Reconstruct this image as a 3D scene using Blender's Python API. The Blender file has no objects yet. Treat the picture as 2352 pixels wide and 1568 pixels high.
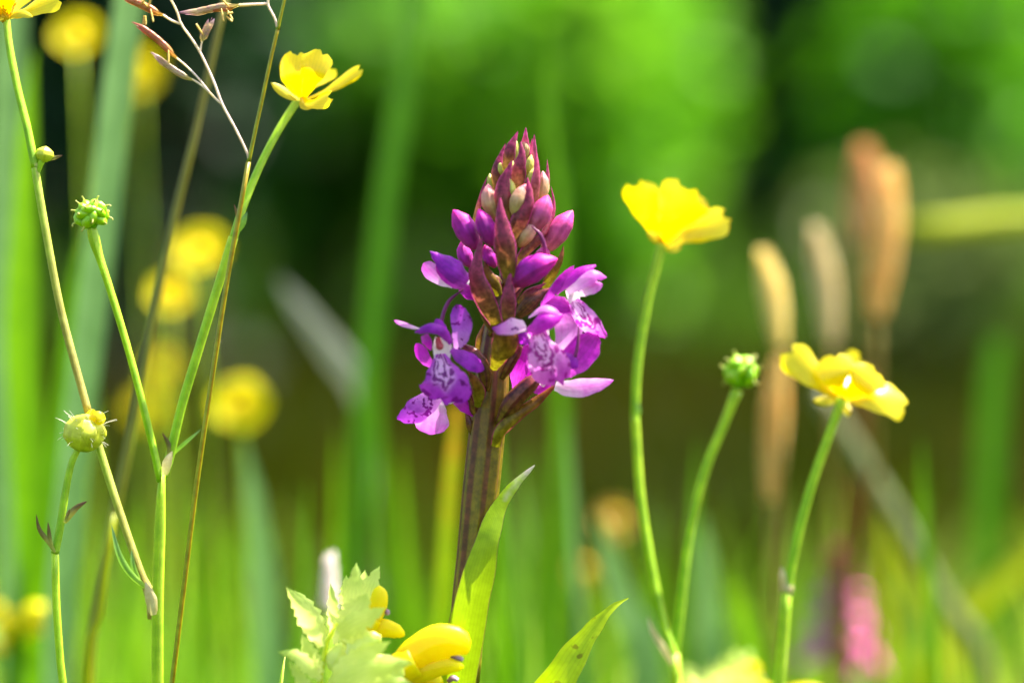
import bpy, math, random
import numpy as np
from mathutils import Vector, Matrix, Quaternion
random.seed(7)
RNG = np.random.default_rng(11)
R = math.radians
scene = bpy.context.scene
COL = scene.collection

# ------------------------------------------------------------------ camera, sky, sun, exposure
FOCAL, SENSOR, DIST, PITCH = 85.0, 36.0, 0.472, R(3.0)
AIM = Vector((0, 0, 0.20))
cam_d = bpy.data.cameras.new('camera'); cam = bpy.data.objects.new('camera', cam_d); COL.objects.link(cam)
cam.location = AIM + Vector((0, -DIST*math.cos(PITCH), DIST*math.sin(PITCH)))
cam.rotation_euler = (R(90)-PITCH, 0, 0)
cam_d.lens = FOCAL; cam_d.sensor_width = SENSOR; cam_d.clip_start = 0.02; cam_d.clip_end = 400
cam_d.dof.use_dof = True; cam_d.dof.focus_distance = DIST; cam_d.dof.aperture_fstop = 4.2
cam_d.dof.aperture_blades = 0
scene.camera = cam

SUN_DIR = Vector((0.40, 0.22, 0.83)).normalized()       # towards the sun
elev = math.asin(SUN_DIR.z); azim = math.atan2(SUN_DIR.x, SUN_DIR.y)
world = bpy.data.worlds.new('World'); scene.world = world; world.use_nodes = True
wn = world.node_tree; bg = wn.nodes['Background']
sky = wn.nodes.new('ShaderNodeTexSky'); sky.sky_type = 'NISHITA'; sky.sun_disc = False
sky.sun_elevation = elev; sky.sun_rotation = azim
sky.air_density = 1.0; sky.dust_density = 3.0; sky.ozone_density = .4
wn.links.new(sky.outputs[0], bg.inputs[0]); bg.inputs[1].default_value = 0.12
sun_d = bpy.data.lights.new('sun', 'SUN'); sun_d.energy = 5.0; sun_d.angle = R(0.5); sun_d.color = (1.0, 0.95, 0.86)
sun = bpy.data.objects.new('sun', sun_d); COL.objects.link(sun)
sun.rotation_euler = (-SUN_DIR).to_track_quat('-Z', 'Y').to_euler(); sun.location = (2, 2, 6)
scene.view_settings.view_transform = 'Standard'; scene.view_settings.look = 'None'
scene.view_settings.exposure = 1.95; scene.view_settings.gamma = 1.0
scene.render.engine = 'CYCLES'
scene.cycles.use_denoising = True
scene.cycles.max_bounces = 8; scene.cycles.diffuse_bounces = 4; scene.cycles.transmission_bounces = 5
scene.cycles.sample_clamp_indirect = 6.0

# ------------------------------------------------------------------ photo position -> place (depth given in metres behind the orchid)
W, H = 2352.0, 1568.0
KPX = FOCAL/SENSOR*W
PXM = DIST/KPX                       # metres per photo pixel at the orchid
cq = cam.rotation_euler.to_matrix()
def at(px, py, y=0.0):
    d = cq @ Vector(((px-W/2)/KPX, (H/2-py)/KPX, -1.0))
    return cam.location + d*((y-cam.location.y)/d.y)
def frame(ox, oy, s):
    return (lambda x, y: (ox+s*x, oy+s*y)), s
Z0 = frame(0, 0, 1.0); Z1 = frame(882, 266.4, .2344); Z2 = frame(882, 551.25, .3047)
Z3 = frame(275.6, 0, .2930); Z4 = frame(606.4, 1267.9, .2344); Z5 = frame(882, 964.7, .3849)
def pts(fr, ps, dy=0.0):
    """ps: (x, y[, millimetres behind]) in a picture frame -> world points"""
    out = []
    for p in ps:
        X, Y = fr[0](p[0], p[1]); out.append(at(X, Y, dy + (p[2]*.001 if len(p) > 2 else 0)))
    return out

# ------------------------------------------------------------------ materials
def lin(c): return tuple(((v/255+.055)/1.055)**2.4 if v > 10 else v/255/12.92 for v in c) + (1,)
class NT:
    def __init__(s, name):
        s.m = bpy.data.materials.new(name); s.m.use_nodes = True; s.t = s.m.node_tree; s.n = s.t.nodes; s.n.clear()
        s.out = s.n.new('ShaderNodeOutputMaterial')
    def node(s, typ, **kw):
        n = s.n.new(typ)
        for k, v in kw.items(): setattr(n, k, v)
        return n
    def link(s, a, b): s.t.links.new(a, b)
    def math(s, op, a, b=None, c=None, clamp=False):
        n = s.node('ShaderNodeMath', operation=op); n.use_clamp = clamp
        for i, v in enumerate((a, b, c)):
            if v is None: continue
            if isinstance(v, (int, float)): n.inputs[i].default_value = v
            else: s.link(v, n.inputs[i])
        return n.outputs[0]
    def mix(s, f, a, b, typ='MIX'):
        n = s.node('ShaderNodeMix', data_type='RGBA', blend_type=typ)
        for sock, v in ((n.inputs[0], f), (n.inputs[6], a), (n.inputs[7], b)):
            if isinstance(v, (int, float)): sock.default_value = v
            elif isinstance(v, tuple): sock.default_value = v
            else: s.link(v, sock)
        return n.outputs[2]
    def smooth(s, v, lo, hi):
        n = s.node('ShaderNodeMapRange', interpolation_type='SMOOTHSTEP'); n.inputs[1].default_value = lo; n.inputs[2].default_value = hi
        s.link(v, n.inputs[0]); return n.outputs[0]
    def noise(s, vec, scale, detail=3, rough=.55):
        n = s.node('ShaderNodeTexNoise'); n.inputs['Scale'].default_value = scale; n.inputs['Detail'].default_value = detail
        n.inputs['Roughness'].default_value = rough; s.link(vec, n.inputs['Vector']); return n.outputs[0]

def sheet(name, base, tip=None, mid=None, edge=None, edge_w=.88, trans=.45, tcol=None, rough=.45, spec=.35, spots=None,
          spot_scale=260., spot_thr=.62, veins=0., vein_n=26., mottling=.25, nscale=500., lip=False, coat=0., ramp_pow=1.0, bump=.25,
          streak=None, bumpscale=2200., sss=0.):
    """thin plant tissue or stem: colour runs base -> tip along v, edge band, veins, spots, mottling; light passes through it"""
    k = NT(name); tc = k.node('ShaderNodeTexCoord'); uv = tc.outputs['UV']; ob = tc.outputs['Object']
    sp = k.node('ShaderNodeSeparateXYZ'); k.link(uv, sp.inputs[0]); U, V = sp.outputs[0], sp.outputs[1]
    c = lin(base)
    if tip or mid:
        cr = k.node('ShaderNodeValToRGB'); cr.color_ramp.elements[0].color = lin(base); cr.color_ramp.elements[1].color = lin(tip or mid)
        if mid: e = cr.color_ramp.elements.new(.5); e.color = lin(mid)
        wob = k.noise(ob, 300., 2); vv = k.math('ADD', V, k.math('MULTIPLY', k.math('SUBTRACT', wob, .5), .35))
        if ramp_pow != 1.0: vv = k.math('POWER', k.math('MAXIMUM', vv, 0.0), ramp_pow)
        k.link(vv, cr.inputs[0]); c = cr.outputs[0]
    xs = k.math('MULTIPLY', k.math('SUBTRACT', U, .5), 2.0); ax = k.math('ABSOLUTE', xs)
    if streak:
        st = k.smooth(k.math('SINE', k.math('MULTIPLY', U, streak[1])), -.1, .9); c = k.mix(k.math('MULTIPLY', st, streak[2]), c, lin(streak[0]))
    if veins:
        vn = k.math('SINE', k.math('MULTIPLY', U, vein_n*math.pi)); vn = k.smooth(vn, .2, 1.0)
        c = k.mix(k.math('MULTIPLY', vn, veins), c, (0.02, 0.02, 0.005, 1))
    if lip:
        nz = k.noise(ob, 650., 2); nzs = k.math('SUBTRACT', nz, .5)
        d = k.math('SQRT', k.math('ADD', k.math('POWER', k.math('DIVIDE', xs, .52), 2.0), k.math('POWER', k.math('DIVIDE', k.math('SUBTRACT', V, .22), .42), 2.0)))
        dd = k.math('ADD', d, k.math('MULTIPLY', nzs, 1.1))
        ring = k.math('SUBTRACT', 1.0, k.smooth(k.math('ABSOLUTE', k.math('SUBTRACT', dd, 1.0)), .13, .24))
        ring2 = k.math('SUBTRACT', 1.0, k.smooth(k.math('ABSOLUTE', k.math('SUBTRACT', dd, .52)), .08, .17))
        vo = k.noise(ob, 560., 1); dash = k.math('MULTIPLY', k.smooth(vo, .57, .63), k.smooth(d, 1.05, 1.35))
        brk = k.smooth(k.noise(ob, 800., 1), .38, .46); pat = k.math('MAXIMUM', k.math('MULTIPLY', k.math('MAXIMUM', ring, ring2), brk), dash)
        pale = k.mix(k.smooth(d, .7, 1.5), lin(lip[0]), c)
        c = k.mix(k.math('MULTIPLY', pat, .92), pale, lin(lip[1]))
    if spots:
        so = k.noise(ob, spot_scale, 2, .5)
        sm = k.smooth(so, spot_thr, spot_thr+.05); c = k.mix(sm, c, lin(spots))
    if edge:
        ew = k.math('ADD', ax, k.math('MULTIPLY', k.math('SUBTRACT', k.noise(ob, 1500., 2), .5), .12))
        c = k.mix(k.smooth(ew, edge_w-.03, edge_w+.05), c, lin(edge))
    mo = k.noise(ob, nscale, 4, .6)
    c = k.mix(mottling, c, k.mix(k.smooth(mo, .3, .7), (.12, .12, .12, 1), (1, 1, 1, 1)), 'SOFT_LIGHT')
    pr = k.node('ShaderNodeBsdfPrincipled'); k.link(c, pr.inputs['Base Color']) if not isinstance(c, tuple) else None
    if isinstance(c, tuple): pr.inputs['Base Color'].default_value = c
    pr.inputs['Roughness'].default_value = rough; pr.inputs['Specular IOR Level'].default_value = spec
    if coat: pr.inputs['Coat Weight'].default_value = coat; pr.inputs['Coat Roughness'].default_value = .15
    if sss:
        pr.inputs['Subsurface Weight'].default_value = sss; pr.inputs['Subsurface Radius'].default_value = (1.0, 1.0, .5); pr.inputs['Subsurface Scale'].default_value = .0014
    if bump:
        bp = k.node('ShaderNodeBump'); bp.inputs['Strength'].default_value = bump; bp.inputs['Distance'].default_value = .0002
        k.link(k.noise(ob, bumpscale, 2), bp.inputs['Height']); k.link(bp.outputs[0], pr.inputs['Normal'])
    if trans:
        tr = k.node('ShaderNodeBsdfTranslucent')
        if tcol: k.link(k.mix(.6, c, lin(tcol)), tr.inputs[0])
        else: k.link(c, tr.inputs[0]) if not isinstance(c, tuple) else None
        mx = k.node('ShaderNodeMixShader'); mx.inputs[0].default_value = trans
        k.link(pr.outputs[0], mx.inputs[1]); k.link(tr.outputs[0], mx.inputs[2]); k.link(mx.outputs[0], k.out.inputs[0])
    else: k.link(pr.outputs[0], k.out.inputs[0])
    return k.m

def foliage(name, cols, trans=.45, rough=.5, spec=.3, tmul=None):
    """leaf masses: colour picked per leaf from a mesh attribute"""
    k = NT(name); a = k.node('ShaderNodeAttribute', attribute_name='tone')
    cr = k.node('ShaderNodeValToRGB'); els = cr.color_ramp.elements
    els[0].color = lin(cols[0]); els[1].color = lin(cols[-1])
    for i, c in enumerate(cols[1:-1]): els.new((i+1)/(len(cols)-1)).color = lin(c)
    k.link(a.outputs['Fac'], cr.inputs[0]); c = cr.outputs[0]
    pr = k.node('ShaderNodeBsdfPrincipled'); k.link(c, pr.inputs['Base Color']); pr.inputs['Roughness'].default_value = rough
    pr.inputs['Specular IOR Level'].default_value = spec
    tr = k.node('ShaderNodeBsdfTranslucent'); k.link(k.mix(1.0, c, tmul, 'MULTIPLY') if tmul else c, tr.inputs[0])
    mx = k.node('ShaderNodeMixShader'); mx.inputs[0].default_value = trans
    k.link(pr.outputs[0], mx.inputs[1]); k.link(tr.outputs[0], mx.inputs[2]); k.link(mx.outputs[0], k.out.inputs[0])
    return k.m

M = {}
# orchid
M['bract'] = sheet('bract_tissue', (112, 96, 16), (154, 30, 90), mid=(126, 38, 56), edge=(168, 50, 110), edge_w=.84, trans=.35, rough=.38, mottling=.7, nscale=1100, spec=.45)
M['bract_pink'] = sheet('bract_tissue_pink', (150, 104, 60), (186, 44, 116), mid=(172, 76, 98), edge=(196, 76, 140), edge_w=.8, trans=.4, rough=.38, mottling=.6, nscale=1100)
M['bract_green'] = sheet('bract_tissue_green', (124, 120, 14), (128, 56, 30), mid=(116, 86, 22), edge=(140, 40, 70), edge_w=.84, trans=.4, rough=.38, mottling=.6, nscale=900)
M['ovary'] = sheet('ovary_tissue', (100, 84, 18), (112, 30, 52), mid=(106, 58, 30), trans=.0, rough=.38, mottling=.7, nscale=1000, streak=((78, 16, 36), 38., .8), sss=.3)
M['bud_green'] = sheet('bud_tissue_green', (150, 156, 50), (186, 178, 96), mid=(170, 170, 76), trans=0, rough=.55, spec=.22, mottling=.4, sss=.5)
M['bud_pale'] = sheet('bud_tissue_pale', (164, 156, 70), (196, 104, 134), mid=(182, 140, 100), trans=0, rough=.55, spec=.22, mottling=.6, nscale=350, sss=.5, veins=.12, vein_n=12)
M['bud_pink'] = sheet('bud_tissue_pink', (176, 110, 96), (204, 44, 140), mid=(176, 66, 122), trans=0, rough=.55, spec=.22, mottling=.6, nscale=350, veins=.2, vein_n=12, sss=.5)
M['bud_magenta'] = sheet('bud_tissue_magenta', (160, 40, 120), (212, 24, 150), mid=(160, 26, 150), trans=0, rough=.55, spec=.22, mottling=.55, nscale=300, veins=.2, vein_n=12, sss=.5)
M['sepal'] = sheet('sepal_tissue', (200, 74, 196), (196, 26, 180), mid=(188, 28, 186), trans=.5, rough=.45, mottling=.55, nscale=420, veins=.16, vein_n=11, edge=(210, 60, 200), edge_w=.93, bumpscale=1500, bump=.4)
M['sepal_violet'] = sheet('sepal_tissue_violet', (176, 56, 184), (160, 28, 184), mid=(158, 32, 184), trans=.4, rough=.45, mottling=.55, nscale=420, veins=.16, vein_n=11, bumpscale=1500, bump=.4)
M['sepal_pale'] = sheet('sepal_tissue_pale', (248, 212, 244), (228, 92, 216), mid=(238, 146, 232), trans=.6, rough=.45, mottling=.5, nscale=420, veins=.1, vein_n=9, bumpscale=1500, bump=.4)
M['sepal_spot'] = sheet('sepal_tissue_spotted', (220, 150, 224), (156, 36, 180), mid=(186, 80, 202), trans=.45, rough=.45, mottling=.4, spots=(116, 4, 122), spot_scale=900, spot_thr=.57, bumpscale=1500, bump=.4)
M['sepal_tip'] = sheet('sepal_tissue_tipped', (248, 206, 240), (150, 20, 170), mid=(234, 140, 226), trans=.55, rough=.45, mottling=.4, ramp_pow=1.6, spots=(130, 10, 140), spot_scale=800, spot_thr=.62, bumpscale=1500, bump=.4)
M['lip'] = sheet('lip_tissue', (190, 70, 208), (168, 36, 192), mid=(188, 72, 208), trans=.55, rough=.45, mottling=.4, lip=((246, 180, 248), (118, 0, 124)), bumpscale=1500, bump=.4)
M['lip_pale'] = sheet('lip_tissue_pale', (214, 96, 208), (206, 64, 198), mid=(232, 140, 228), trans=.6, rough=.45, mottling=.4, lip=((252, 192, 248), (158, 0, 140)), bumpscale=1500, bump=.4)
M['throat'] = sheet('throat_tissue', (246, 222, 232), (250, 232, 240), trans=.55, rough=.5, mottling=.2)
M['anther_red'] = sheet('column_red', (168, 24, 44), (200, 90, 100), trans=.15, rough=.4)
M['spur'] = sheet('spur_tissue', (140, 56, 120), (104, 30, 76), trans=.2, rough=.4)
M['ostem'] = sheet('orchid_stem_skin', (140, 156, 0), (104, 66, 8), mid=(124, 124, 0), trans=0, rough=.42, mottling=.5, nscale=600, streak=((84, 20, 30), 44., .75), spec=.5, sss=0.)
M['oleaf'] = sheet('orchid_leaf_skin', (150, 186, 16), (200, 176, 190), mid=(150, 186, 16), trans=.55, tcol=(190, 220, 10), rough=.4, mottling=.35, edge=(96, 50, 60), edge_w=.94, veins=.16, vein_n=22, ramp_pow=5., spots=(80, 62, 20), spot_scale=150, spot_thr=.76)
M['oleaf2'] = sheet('orchid_leaf_spotted_skin', (160, 192, 4), (176, 200, 30), mid=(162, 194, 4), trans=.55, tcol=(200, 226, 0), rough=.4, mottling=.3, veins=.16, vein_n=14, edge=(186, 178, 60), edge_w=.96, spots=(92, 72, 10), spot_scale=320, spot_thr=.59)
# buttercup
M['bpetal'] = sheet('buttercup_petal_skin', (240, 196, 0), (248, 226, 0), mid=(248, 220, 0), trans=.5, rough=.28, spec=.5, mottling=.2, nscale=300, coat=.25, veins=.06, vein_n=16)
M['bpetal_far'] = sheet('buttercup_petal_skin_far', (246, 216, 0), (252, 240, 0), trans=.6, rough=.6, spec=.2, mottling=.1, bump=0)
M['bsepal'] = sheet('buttercup_sepal_skin', (206, 190, 30), (226, 206, 40), trans=.4, rough=.5)
M['bstamen'] = sheet('buttercup_stamen_skin', (230, 180, 0), (240, 200, 10), trans=.2, rough=.5)
M['bstem'] = sheet('buttercup_stem_skin', (128, 176, 0), (160, 192, 20), mid=(142, 184, 4), trans=0, rough=.5, mottling=.35, nscale=300, streak=((166, 190, 70), 12.6, .4), sss=.7)
M['bstem_brown'] = sheet('buttercup_stem_skin_brown', (158, 138, 66), (156, 190, 46), mid=(160, 160, 60), trans=0, rough=.5, mottling=.35, nscale=300, streak=((184, 176, 100), 12.6, .5), sss=.6)
M['bleaflet'] = sheet('buttercup_leaflet_skin', (166, 170, 60), (90, 52, 44), mid=(120, 110, 50), trans=.25, rough=.5, mottling=.4)
M['bleaf_green'] = sheet('buttercup_leaf_skin', (150, 190, 50), (96, 130, 90), mid=(130, 176, 60), trans=.35, rough=.5)
M['sheath'] = sheet('node_sheath_skin', (206, 190, 110), (214, 196, 150), trans=.3, rough=.5, mottling=.4)
M['achene'] = sheet('achene_skin', (100, 166, 0), (160, 200, 10), mid=(126, 190, 0), trans=0, rough=.3, spec=.5, mottling=.25, sss=.7)
M['beak'] = sheet('achene_beak_skin', (180, 190, 70), (206, 200, 110), trans=.2, rough=.4)
M['budskin'] = sheet('buttercup_bud_skin', (176, 190, 30), (210, 206, 60), mid=(200, 204, 50), trans=0, rough=.42, mottling=.35, sss=.5, veins=.1, vein_n=14)
M['hair'] = sheet('plant_hair', (220, 216, 190), trans=.3, rough=.5, mottling=.0, bump=0, tip=(220, 216, 190))
# grass
M['culm'] = sheet('grass_culm_skin', (124, 146, 4), (146, 138, 14), mid=(138, 146, 6), trans=0, rough=.4, mottling=.35, streak=((160, 106, 24), 19., .55), sss=.4)
M['gbranch'] = sheet('grass_branch_skin', (200, 170, 160), (206, 176, 130), mid=(210, 186, 176), trans=0, rough=.35, mottling=.3, sss=.4, spec=.6)
M['glume'] = sheet('grass_glume_skin', (214, 170, 60), (200, 70, 96), mid=(216, 130, 76), trans=.45, rough=.35, mottling=.5, veins=.4, vein_n=7, spec=.6)
M['glume_pale'] = sheet('grass_glume_skin_pale', (206, 190, 90), (206, 150, 176), mid=(220, 186, 140), trans=.45, rough=.35, mottling=.5, veins=.4, vein_n=7, spec=.6)
M['gpollen'] = sheet('grass_anther_skin', (214, 178, 80), (226, 196, 110), trans=.2, rough=.5)
# rattle
M['rbract'] = sheet('rattle_bract_skin', (238, 244, 140), (176, 210, 90), mid=(224, 238, 124), trans=.6, tcol=(244, 250, 140), rough=.5, mottling=.35, nscale=260, veins=.15, vein_n=11)
M['rcalyx'] = sheet('rattle_calyx_skin', (232, 238, 150), (214, 228, 100), mid=(230, 236, 130), trans=0, rough=.5, mottling=.3, nscale=300, sss=.6)
M['rpetal'] = sheet('rattle_petal_skin', (252, 222, 0), (254, 236, 0), mid=(254, 230, 0), trans=.35, rough=.45, mottling=.2, sss=.8, spots=(120, 76, 4), spot_scale=330, spot_thr=.74)
M['rstyle'] = sheet('rattle_style_skin', (140, 90, 90), (176, 150, 170), trans=.1, rough=.4)
M['rstem'] = sheet('rattle_stem_skin', (160, 186, 30), (200, 212, 50), trans=0, sss=.6, rough=.5)

# ------------------------------------------------------------------ mesh helpers
def world_loc(o):
    v = Vector((0, 0, 0))
    while o: v = v + o.location; o = o.parent
    return v
def link(o, parent=None):
    COL.objects.link(o)
    if parent: o.parent = parent
    return o
def mesh_obj(name, V, F, mat, parent=None, uv=None, smooth=True):
    off = world_loc(parent) if parent else Vector((0, 0, 0))
    me = bpy.data.meshes.new(name)
    me.from_pydata([(v[0]-off.x, v[1]-off.y, v[2]-off.z) for v in V], [], F)
    if uv is not None:
        l = me.uv_layers.new(name='UVMap')
        idx = np.empty(len(me.loops), dtype=np.int32); me.loops.foreach_get('vertex_index', idx)
        l.data.foreach_set('uv', np.asarray(uv, dtype=np.float32)[idx].ravel())
    if smooth: me.polygons.foreach_set('use_smooth', [True]*len(me.polygons))
    me.materials.append(M[mat] if isinstance(mat, str) else mat); me.update()
    return link(bpy.data.objects.new(name, me), parent)
def thing(name, label, cat, loc=(0, 0, 0), group=None):
    o = bpy.data.objects.new(name, None); o.empty_display_size = .01; o.location = loc; link(o)
    return tag(o, label, cat, group)
def tag(o, label=None, cat=None, group=None, kind=None):
    for k, v in (('label', label), ('category', cat), ('group', group), ('kind', kind)):
        if v: o[k] = v
    return o
def spline(P, n):
    """n+1 points, even in arc length, on a Catmull-Rom curve through P"""
    P = [Vector(p) for p in P]
    if len(P) == 2: P = [P[0], P[0].lerp(P[1], .5), P[1]]
    Q = [P[0]*2-P[1]] + P + [P[-1]*2-P[-2]]
    fine = []
    for i in range(1, len(Q)-2):
        a, b, c, d = Q[i-1:i+3]
        for k in range(16):
            t = k/16; fine.append(.5*((2*b)+(c-a)*t+(2*a-5*b+4*c-d)*t*t+(3*b-a-3*c+d)*t**3))
    fine.append(P[-1])
    L = [0.0]
    for i in range(1, len(fine)): L.append(L[-1]+(fine[i]-fine[i-1]).length)
    out, j = [], 0
    for k in range(n+1):
        s = L[-1]*k/n
        while j < len(L)-2 and L[j+1] < s: j += 1
        f = (s-L[j])/max(1e-12, L[j+1]-L[j]); out.append(fine[j].lerp(fine[j+1], min(1, max(0, f))))
    return out
def prof(w, t):
    """piecewise smooth width profile: list of (t, w)"""
    if callable(w): return w(t)
    if isinstance(w, (int, float)): return w
    for (a, x), (b, y) in zip(w, w[1:]):
        if t <= b:
            f = (t-a)/max(1e-9, b-a); f = f*f*(3-2*f) if len(w) > 3 else f; return x+(y-x)*f
    return w[-1][1]
PET = [(0, .3), (.3, .82), (.6, 1), (.82, .78), (.94, .42), (1, .02)]       # pointed petal
ROUND = [(0, .28), (.35, .72), (.7, 1), (.9, .8), (.97, .5), (1, .06)]      # broad rounded petal
FAN = [(0, .16), (.3, .42), (.6, .78), (.85, 1), (.95, .9), (1, .55)]       # broad wedge petal
BRACT = [(0, .62), (.2, .92), (.4, 1), (.62, .74), (.8, .42), (.93, .2), (1, .05)]
SPEAR = [(0, .5), (.15, .85), (.45, 1), (.7, .75), (.88, .36), (1, .02)]
BUD = [(0, .35), (.2, .8), (.45, 1), (.7, .88), (.88, .5), (.96, .26), (1, .02)]
def ribbon_data(C, w, N=(0, -1, .15), cup=0., nu=8, nv=16, wave=0., wf=3., ph=0., lobes=None, teeth=None, twist=0., shape=PET, skew=0., fold=0.):
    """sheet along centreline C; w = full width (m); cup in radians: >0 bulges towards N"""
    c = spline(C, nv); V, UV, F = [], [], []
    ext = c[-1]-c[-2]
    N = Vector(N).normalized()
    def cen(t):
        x = t*nv
        if x >= nv: return c[-1]+ext*(x-nv)
        i = int(x); return c[i].lerp(c[i+1], x-i)
    for j in range(nv+1):
        for i in range(nu+1):
            u = -1+2*i/nu; t = j/nv
            te = t*(lobes(u) if lobes else 1.0)
            p = cen(te); T = (cen(te+.02)-cen(max(0, te-.02))).normalized()
            S = T.cross(N)
            if S.length < 1e-4: S = Vector((1, 0, 0))
            S.normalize()
            if twist: S = Quaternion(T, twist*t) @ S
            n = S.cross(T).normalized()
            hw = .5*w*prof(shape, t)
            if teeth and 0 < i < nu: pass
            if teeth: hw *= 1 + (teeth[1]*((t*teeth[0]) % 1.0 - .5) if abs(u) > .99 else 0)
            a = cup if abs(cup) > 1e-3 else 1e-3
            x = math.sin(a*u)/a; z = (math.cos(a*u)-1)/a
            q = p + S*hw*(x+skew) + n*hw*(z - fold*abs(u)) + n*wave*w*math.sin(wf*2*math.pi*t+ph+(1.3 if u > 0 else 0))*u*u
            V.append(q); UV.append((i/nu, t))
    for j in range(nv):
        for i in range(nu):
            a = j*(nu+1)+i; F.append((a, a+1, a+nu+2, a+nu+1))
    return V, F, UV
def ribbon(name, mat, parent, fr, ps, w, dy=0., **kw):
    C = pts(fr, ps, dy)
    sc = fr[1]*PXM*(C[0].y+DIST)/DIST
    V, F, UV = ribbon_data(C, w*sc, **kw)
    return mesh_obj(name, V, F, mat, parent, UV)
def tube_data(C, r, nseg=10, n=20, ridges=None, flat=1.0, flat_n=(0, -1, 0), cap=True):
    c = spline(C, n); V, UV, F = [], [], []
    T = [(c[min(i+1, n)]-c[max(0, i-1)]).normalized() for i in range(n+1)]
    ref = Vector(flat_n); A = (ref - T[0]*ref.dot(T[0]))
    if A.length < 1e-4: A = Vector((1, 0, 0)) - T[0]*T[0].x
    A.normalize()
    for j in range(n+1):
        A = (A - T[j]*A.dot(T[j])).normalized(); B = T[j].cross(A)
        rr = prof(r, j/n)
        for i in range(nseg+1):
            a = 2*math.pi*i/nseg; k = 1.0
            if ridges: k = 1+ridges[1]*math.cos(ridges[0]*a)
            V.append(c[j] + (A*math.cos(a)*flat + B*math.sin(a))*rr*k); UV.append((i/nseg, j/n))
    for j in range(n):
        for i in range(nseg):
            a = j*(nseg+1)+i; F.append((a, a+1, a+nseg+2, a+nseg+1))
    if cap:
        for j in (0, n):
            F.append(tuple(range(j*(nseg+1), j*(nseg+1)+nseg))[::(-1 if j == 0 else 1)])
    return V, F, UV
def tube(name, mat, parent, fr, ps, w, dy=0., ground=False, **kw):
    """w: full width in frame pixels, number or profile"""
    C = pts(fr, ps, dy)
    sc = fr[1]*PXM*(C[0].y+DIST)/DIST*.5
    if ground: C.insert(0, Vector((C[0].x-(C[1].x-C[0].x)*.3, C[0].y, -.004)))
    r = w*sc if isinstance(w, (int, float)) else [(t, x*sc) for t, x in w]
    V, F, UV = tube_data(C, r, **kw)
    return mesh_obj(name, V, F, mat, parent, UV)
def bud(name, mat, parent, fr, ps, w, dy=0., nseg=14, n=14, ridges=(3, .07), flat=.85, shape=BUD):
    return tube(name, mat, parent, fr, ps, [(t, x*w) for t, x in shape], dy, nseg=nseg, n=n, ridges=ridges, flat=flat)
def merge(parts):
    V, F, UV = [], [], []
    for v, f, u in parts:
        o = len(V); V += v; F += [tuple(i+o for i in q) for q in f]; UV += u
    return V, F, UV
def copy_tree(o, parent=None):
    c = o.copy(); link(c); c.parent = parent
    for ch in list(o.children): copy_tree(ch, c)
    return c
# ------------------------------------------------------------------ the setting: ground and meadow
def ground_mat():
    k = NT('meadow_soil'); tc = k.node('ShaderNodeTexCoord'); ob = tc.outputs['Object']
    n1 = k.noise(ob, 3., 5); n2 = k.noise(ob, 40., 4)
    c = k.mix(k.smooth(n1, .35, .65), lin((40, 46, 4)), lin((54, 44, 8))); c = k.mix(k.math('MULTIPLY', n2, .6), c, lin((26, 28, 6)))
    pr = k.node('ShaderNodeBsdfPrincipled'); k.link(c, pr.inputs['Base Color']); pr.inputs['Roughness'].default_value = .95; pr.inputs['Specular IOR Level'].default_value = 0.
    k.link(pr.outputs[0], k.out.inputs[0]); return k.m
def build_ground():
    xs = np.concatenate([np.linspace(-60, -4, 12), np.linspace(-3.5, 3.5, 40), np.linspace(4, 60, 12)])
    ys = np.concatenate([np.linspace(-12, -1.2, 8), np.linspace(-1, 7, 48), np.linspace(8, 130, 18)])
    V, F = [], []
    for y in ys:
        for x in xs: V.append((x, y, .008*math.sin(x*4.1+y*2.3)+.008*math.sin(y*5.7-x*1.9)-.014))
    n = len(xs)
    for j in range(len(ys)-1):
        for i in range(n-1): a = j*n+i; F.append((a, a+1, a+n+1, a+n))
    tag(mesh_obj('ground', V, F, ground_mat()), kind='structure')
build_ground()

def quads_obj(name, V, F, tone, mat, parent=None):
    """V (n,3) array, F (m,4) array, tone per vertex"""
    off = np.array(world_loc(parent)) if parent else np.zeros(3)
    me = bpy.data.meshes.new(name)
    me.vertices.add(len(V)); me.vertices.foreach_set('co', (V-off).astype(np.float32).ravel())
    me.loops.add(F.size); me.loops.foreach_set('vertex_index', F.astype(np.int32).ravel())
    me.polygons.add(len(F)); me.polygons.foreach_set('loop_start', np.arange(0, F.size, 4, dtype=np.int32))
    me.polygons.foreach_set('use_smooth', np.ones(len(F), dtype=bool))
    me.update(calc_edges=True)
    at_ = me.attributes.new('tone', 'FLOAT', 'POINT'); at_.data.foreach_set('value', tone.astype(np.float32))
    me.materials.append(mat); me.validate()
    return link(bpy.data.objects.new(name, me), parent)
def blades_array(base, h, w, lean, tone, seg=4):
    """many grass blades: base (n,3), height, width, lean distance"""
    n = len(base); a = RNG.uniform(0, 2*np.pi, n); ld = np.stack([np.cos(a), np.sin(a)], 1)
    b = RNG.uniform(0, 2*np.pi, n); sd = np.stack([np.cos(b), np.sin(b), np.zeros(n)], 1)
    V = np.zeros((n, seg+1, 2, 3)); T = np.zeros((n, seg+1, 2))
    for j in range(seg+1):
        t = j/seg
        c = base.copy(); c[:, :2] += ld*(lean*t**2)[:, None]; c[:, 2] += h*(t-.25*(lean/h)*t**3)
        hw = (w*.5*(1-t**2.2)+.0001)[:, None]
        V[:, j, 0] = c-sd*hw; V[:, j, 1] = c+sd*hw; T[:, j] = tone[:, None]
    idx = np.arange(n*(seg+1)*2).reshape(n, seg+1, 2)
    F = np.stack([idx[:, :-1, 0], idx[:, :-1, 1], idx[:, 1:, 1], idx[:, 1:, 0]], -1).reshape(-1, 4)
    return V.reshape(-1, 3), F, T.ravel()
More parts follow.
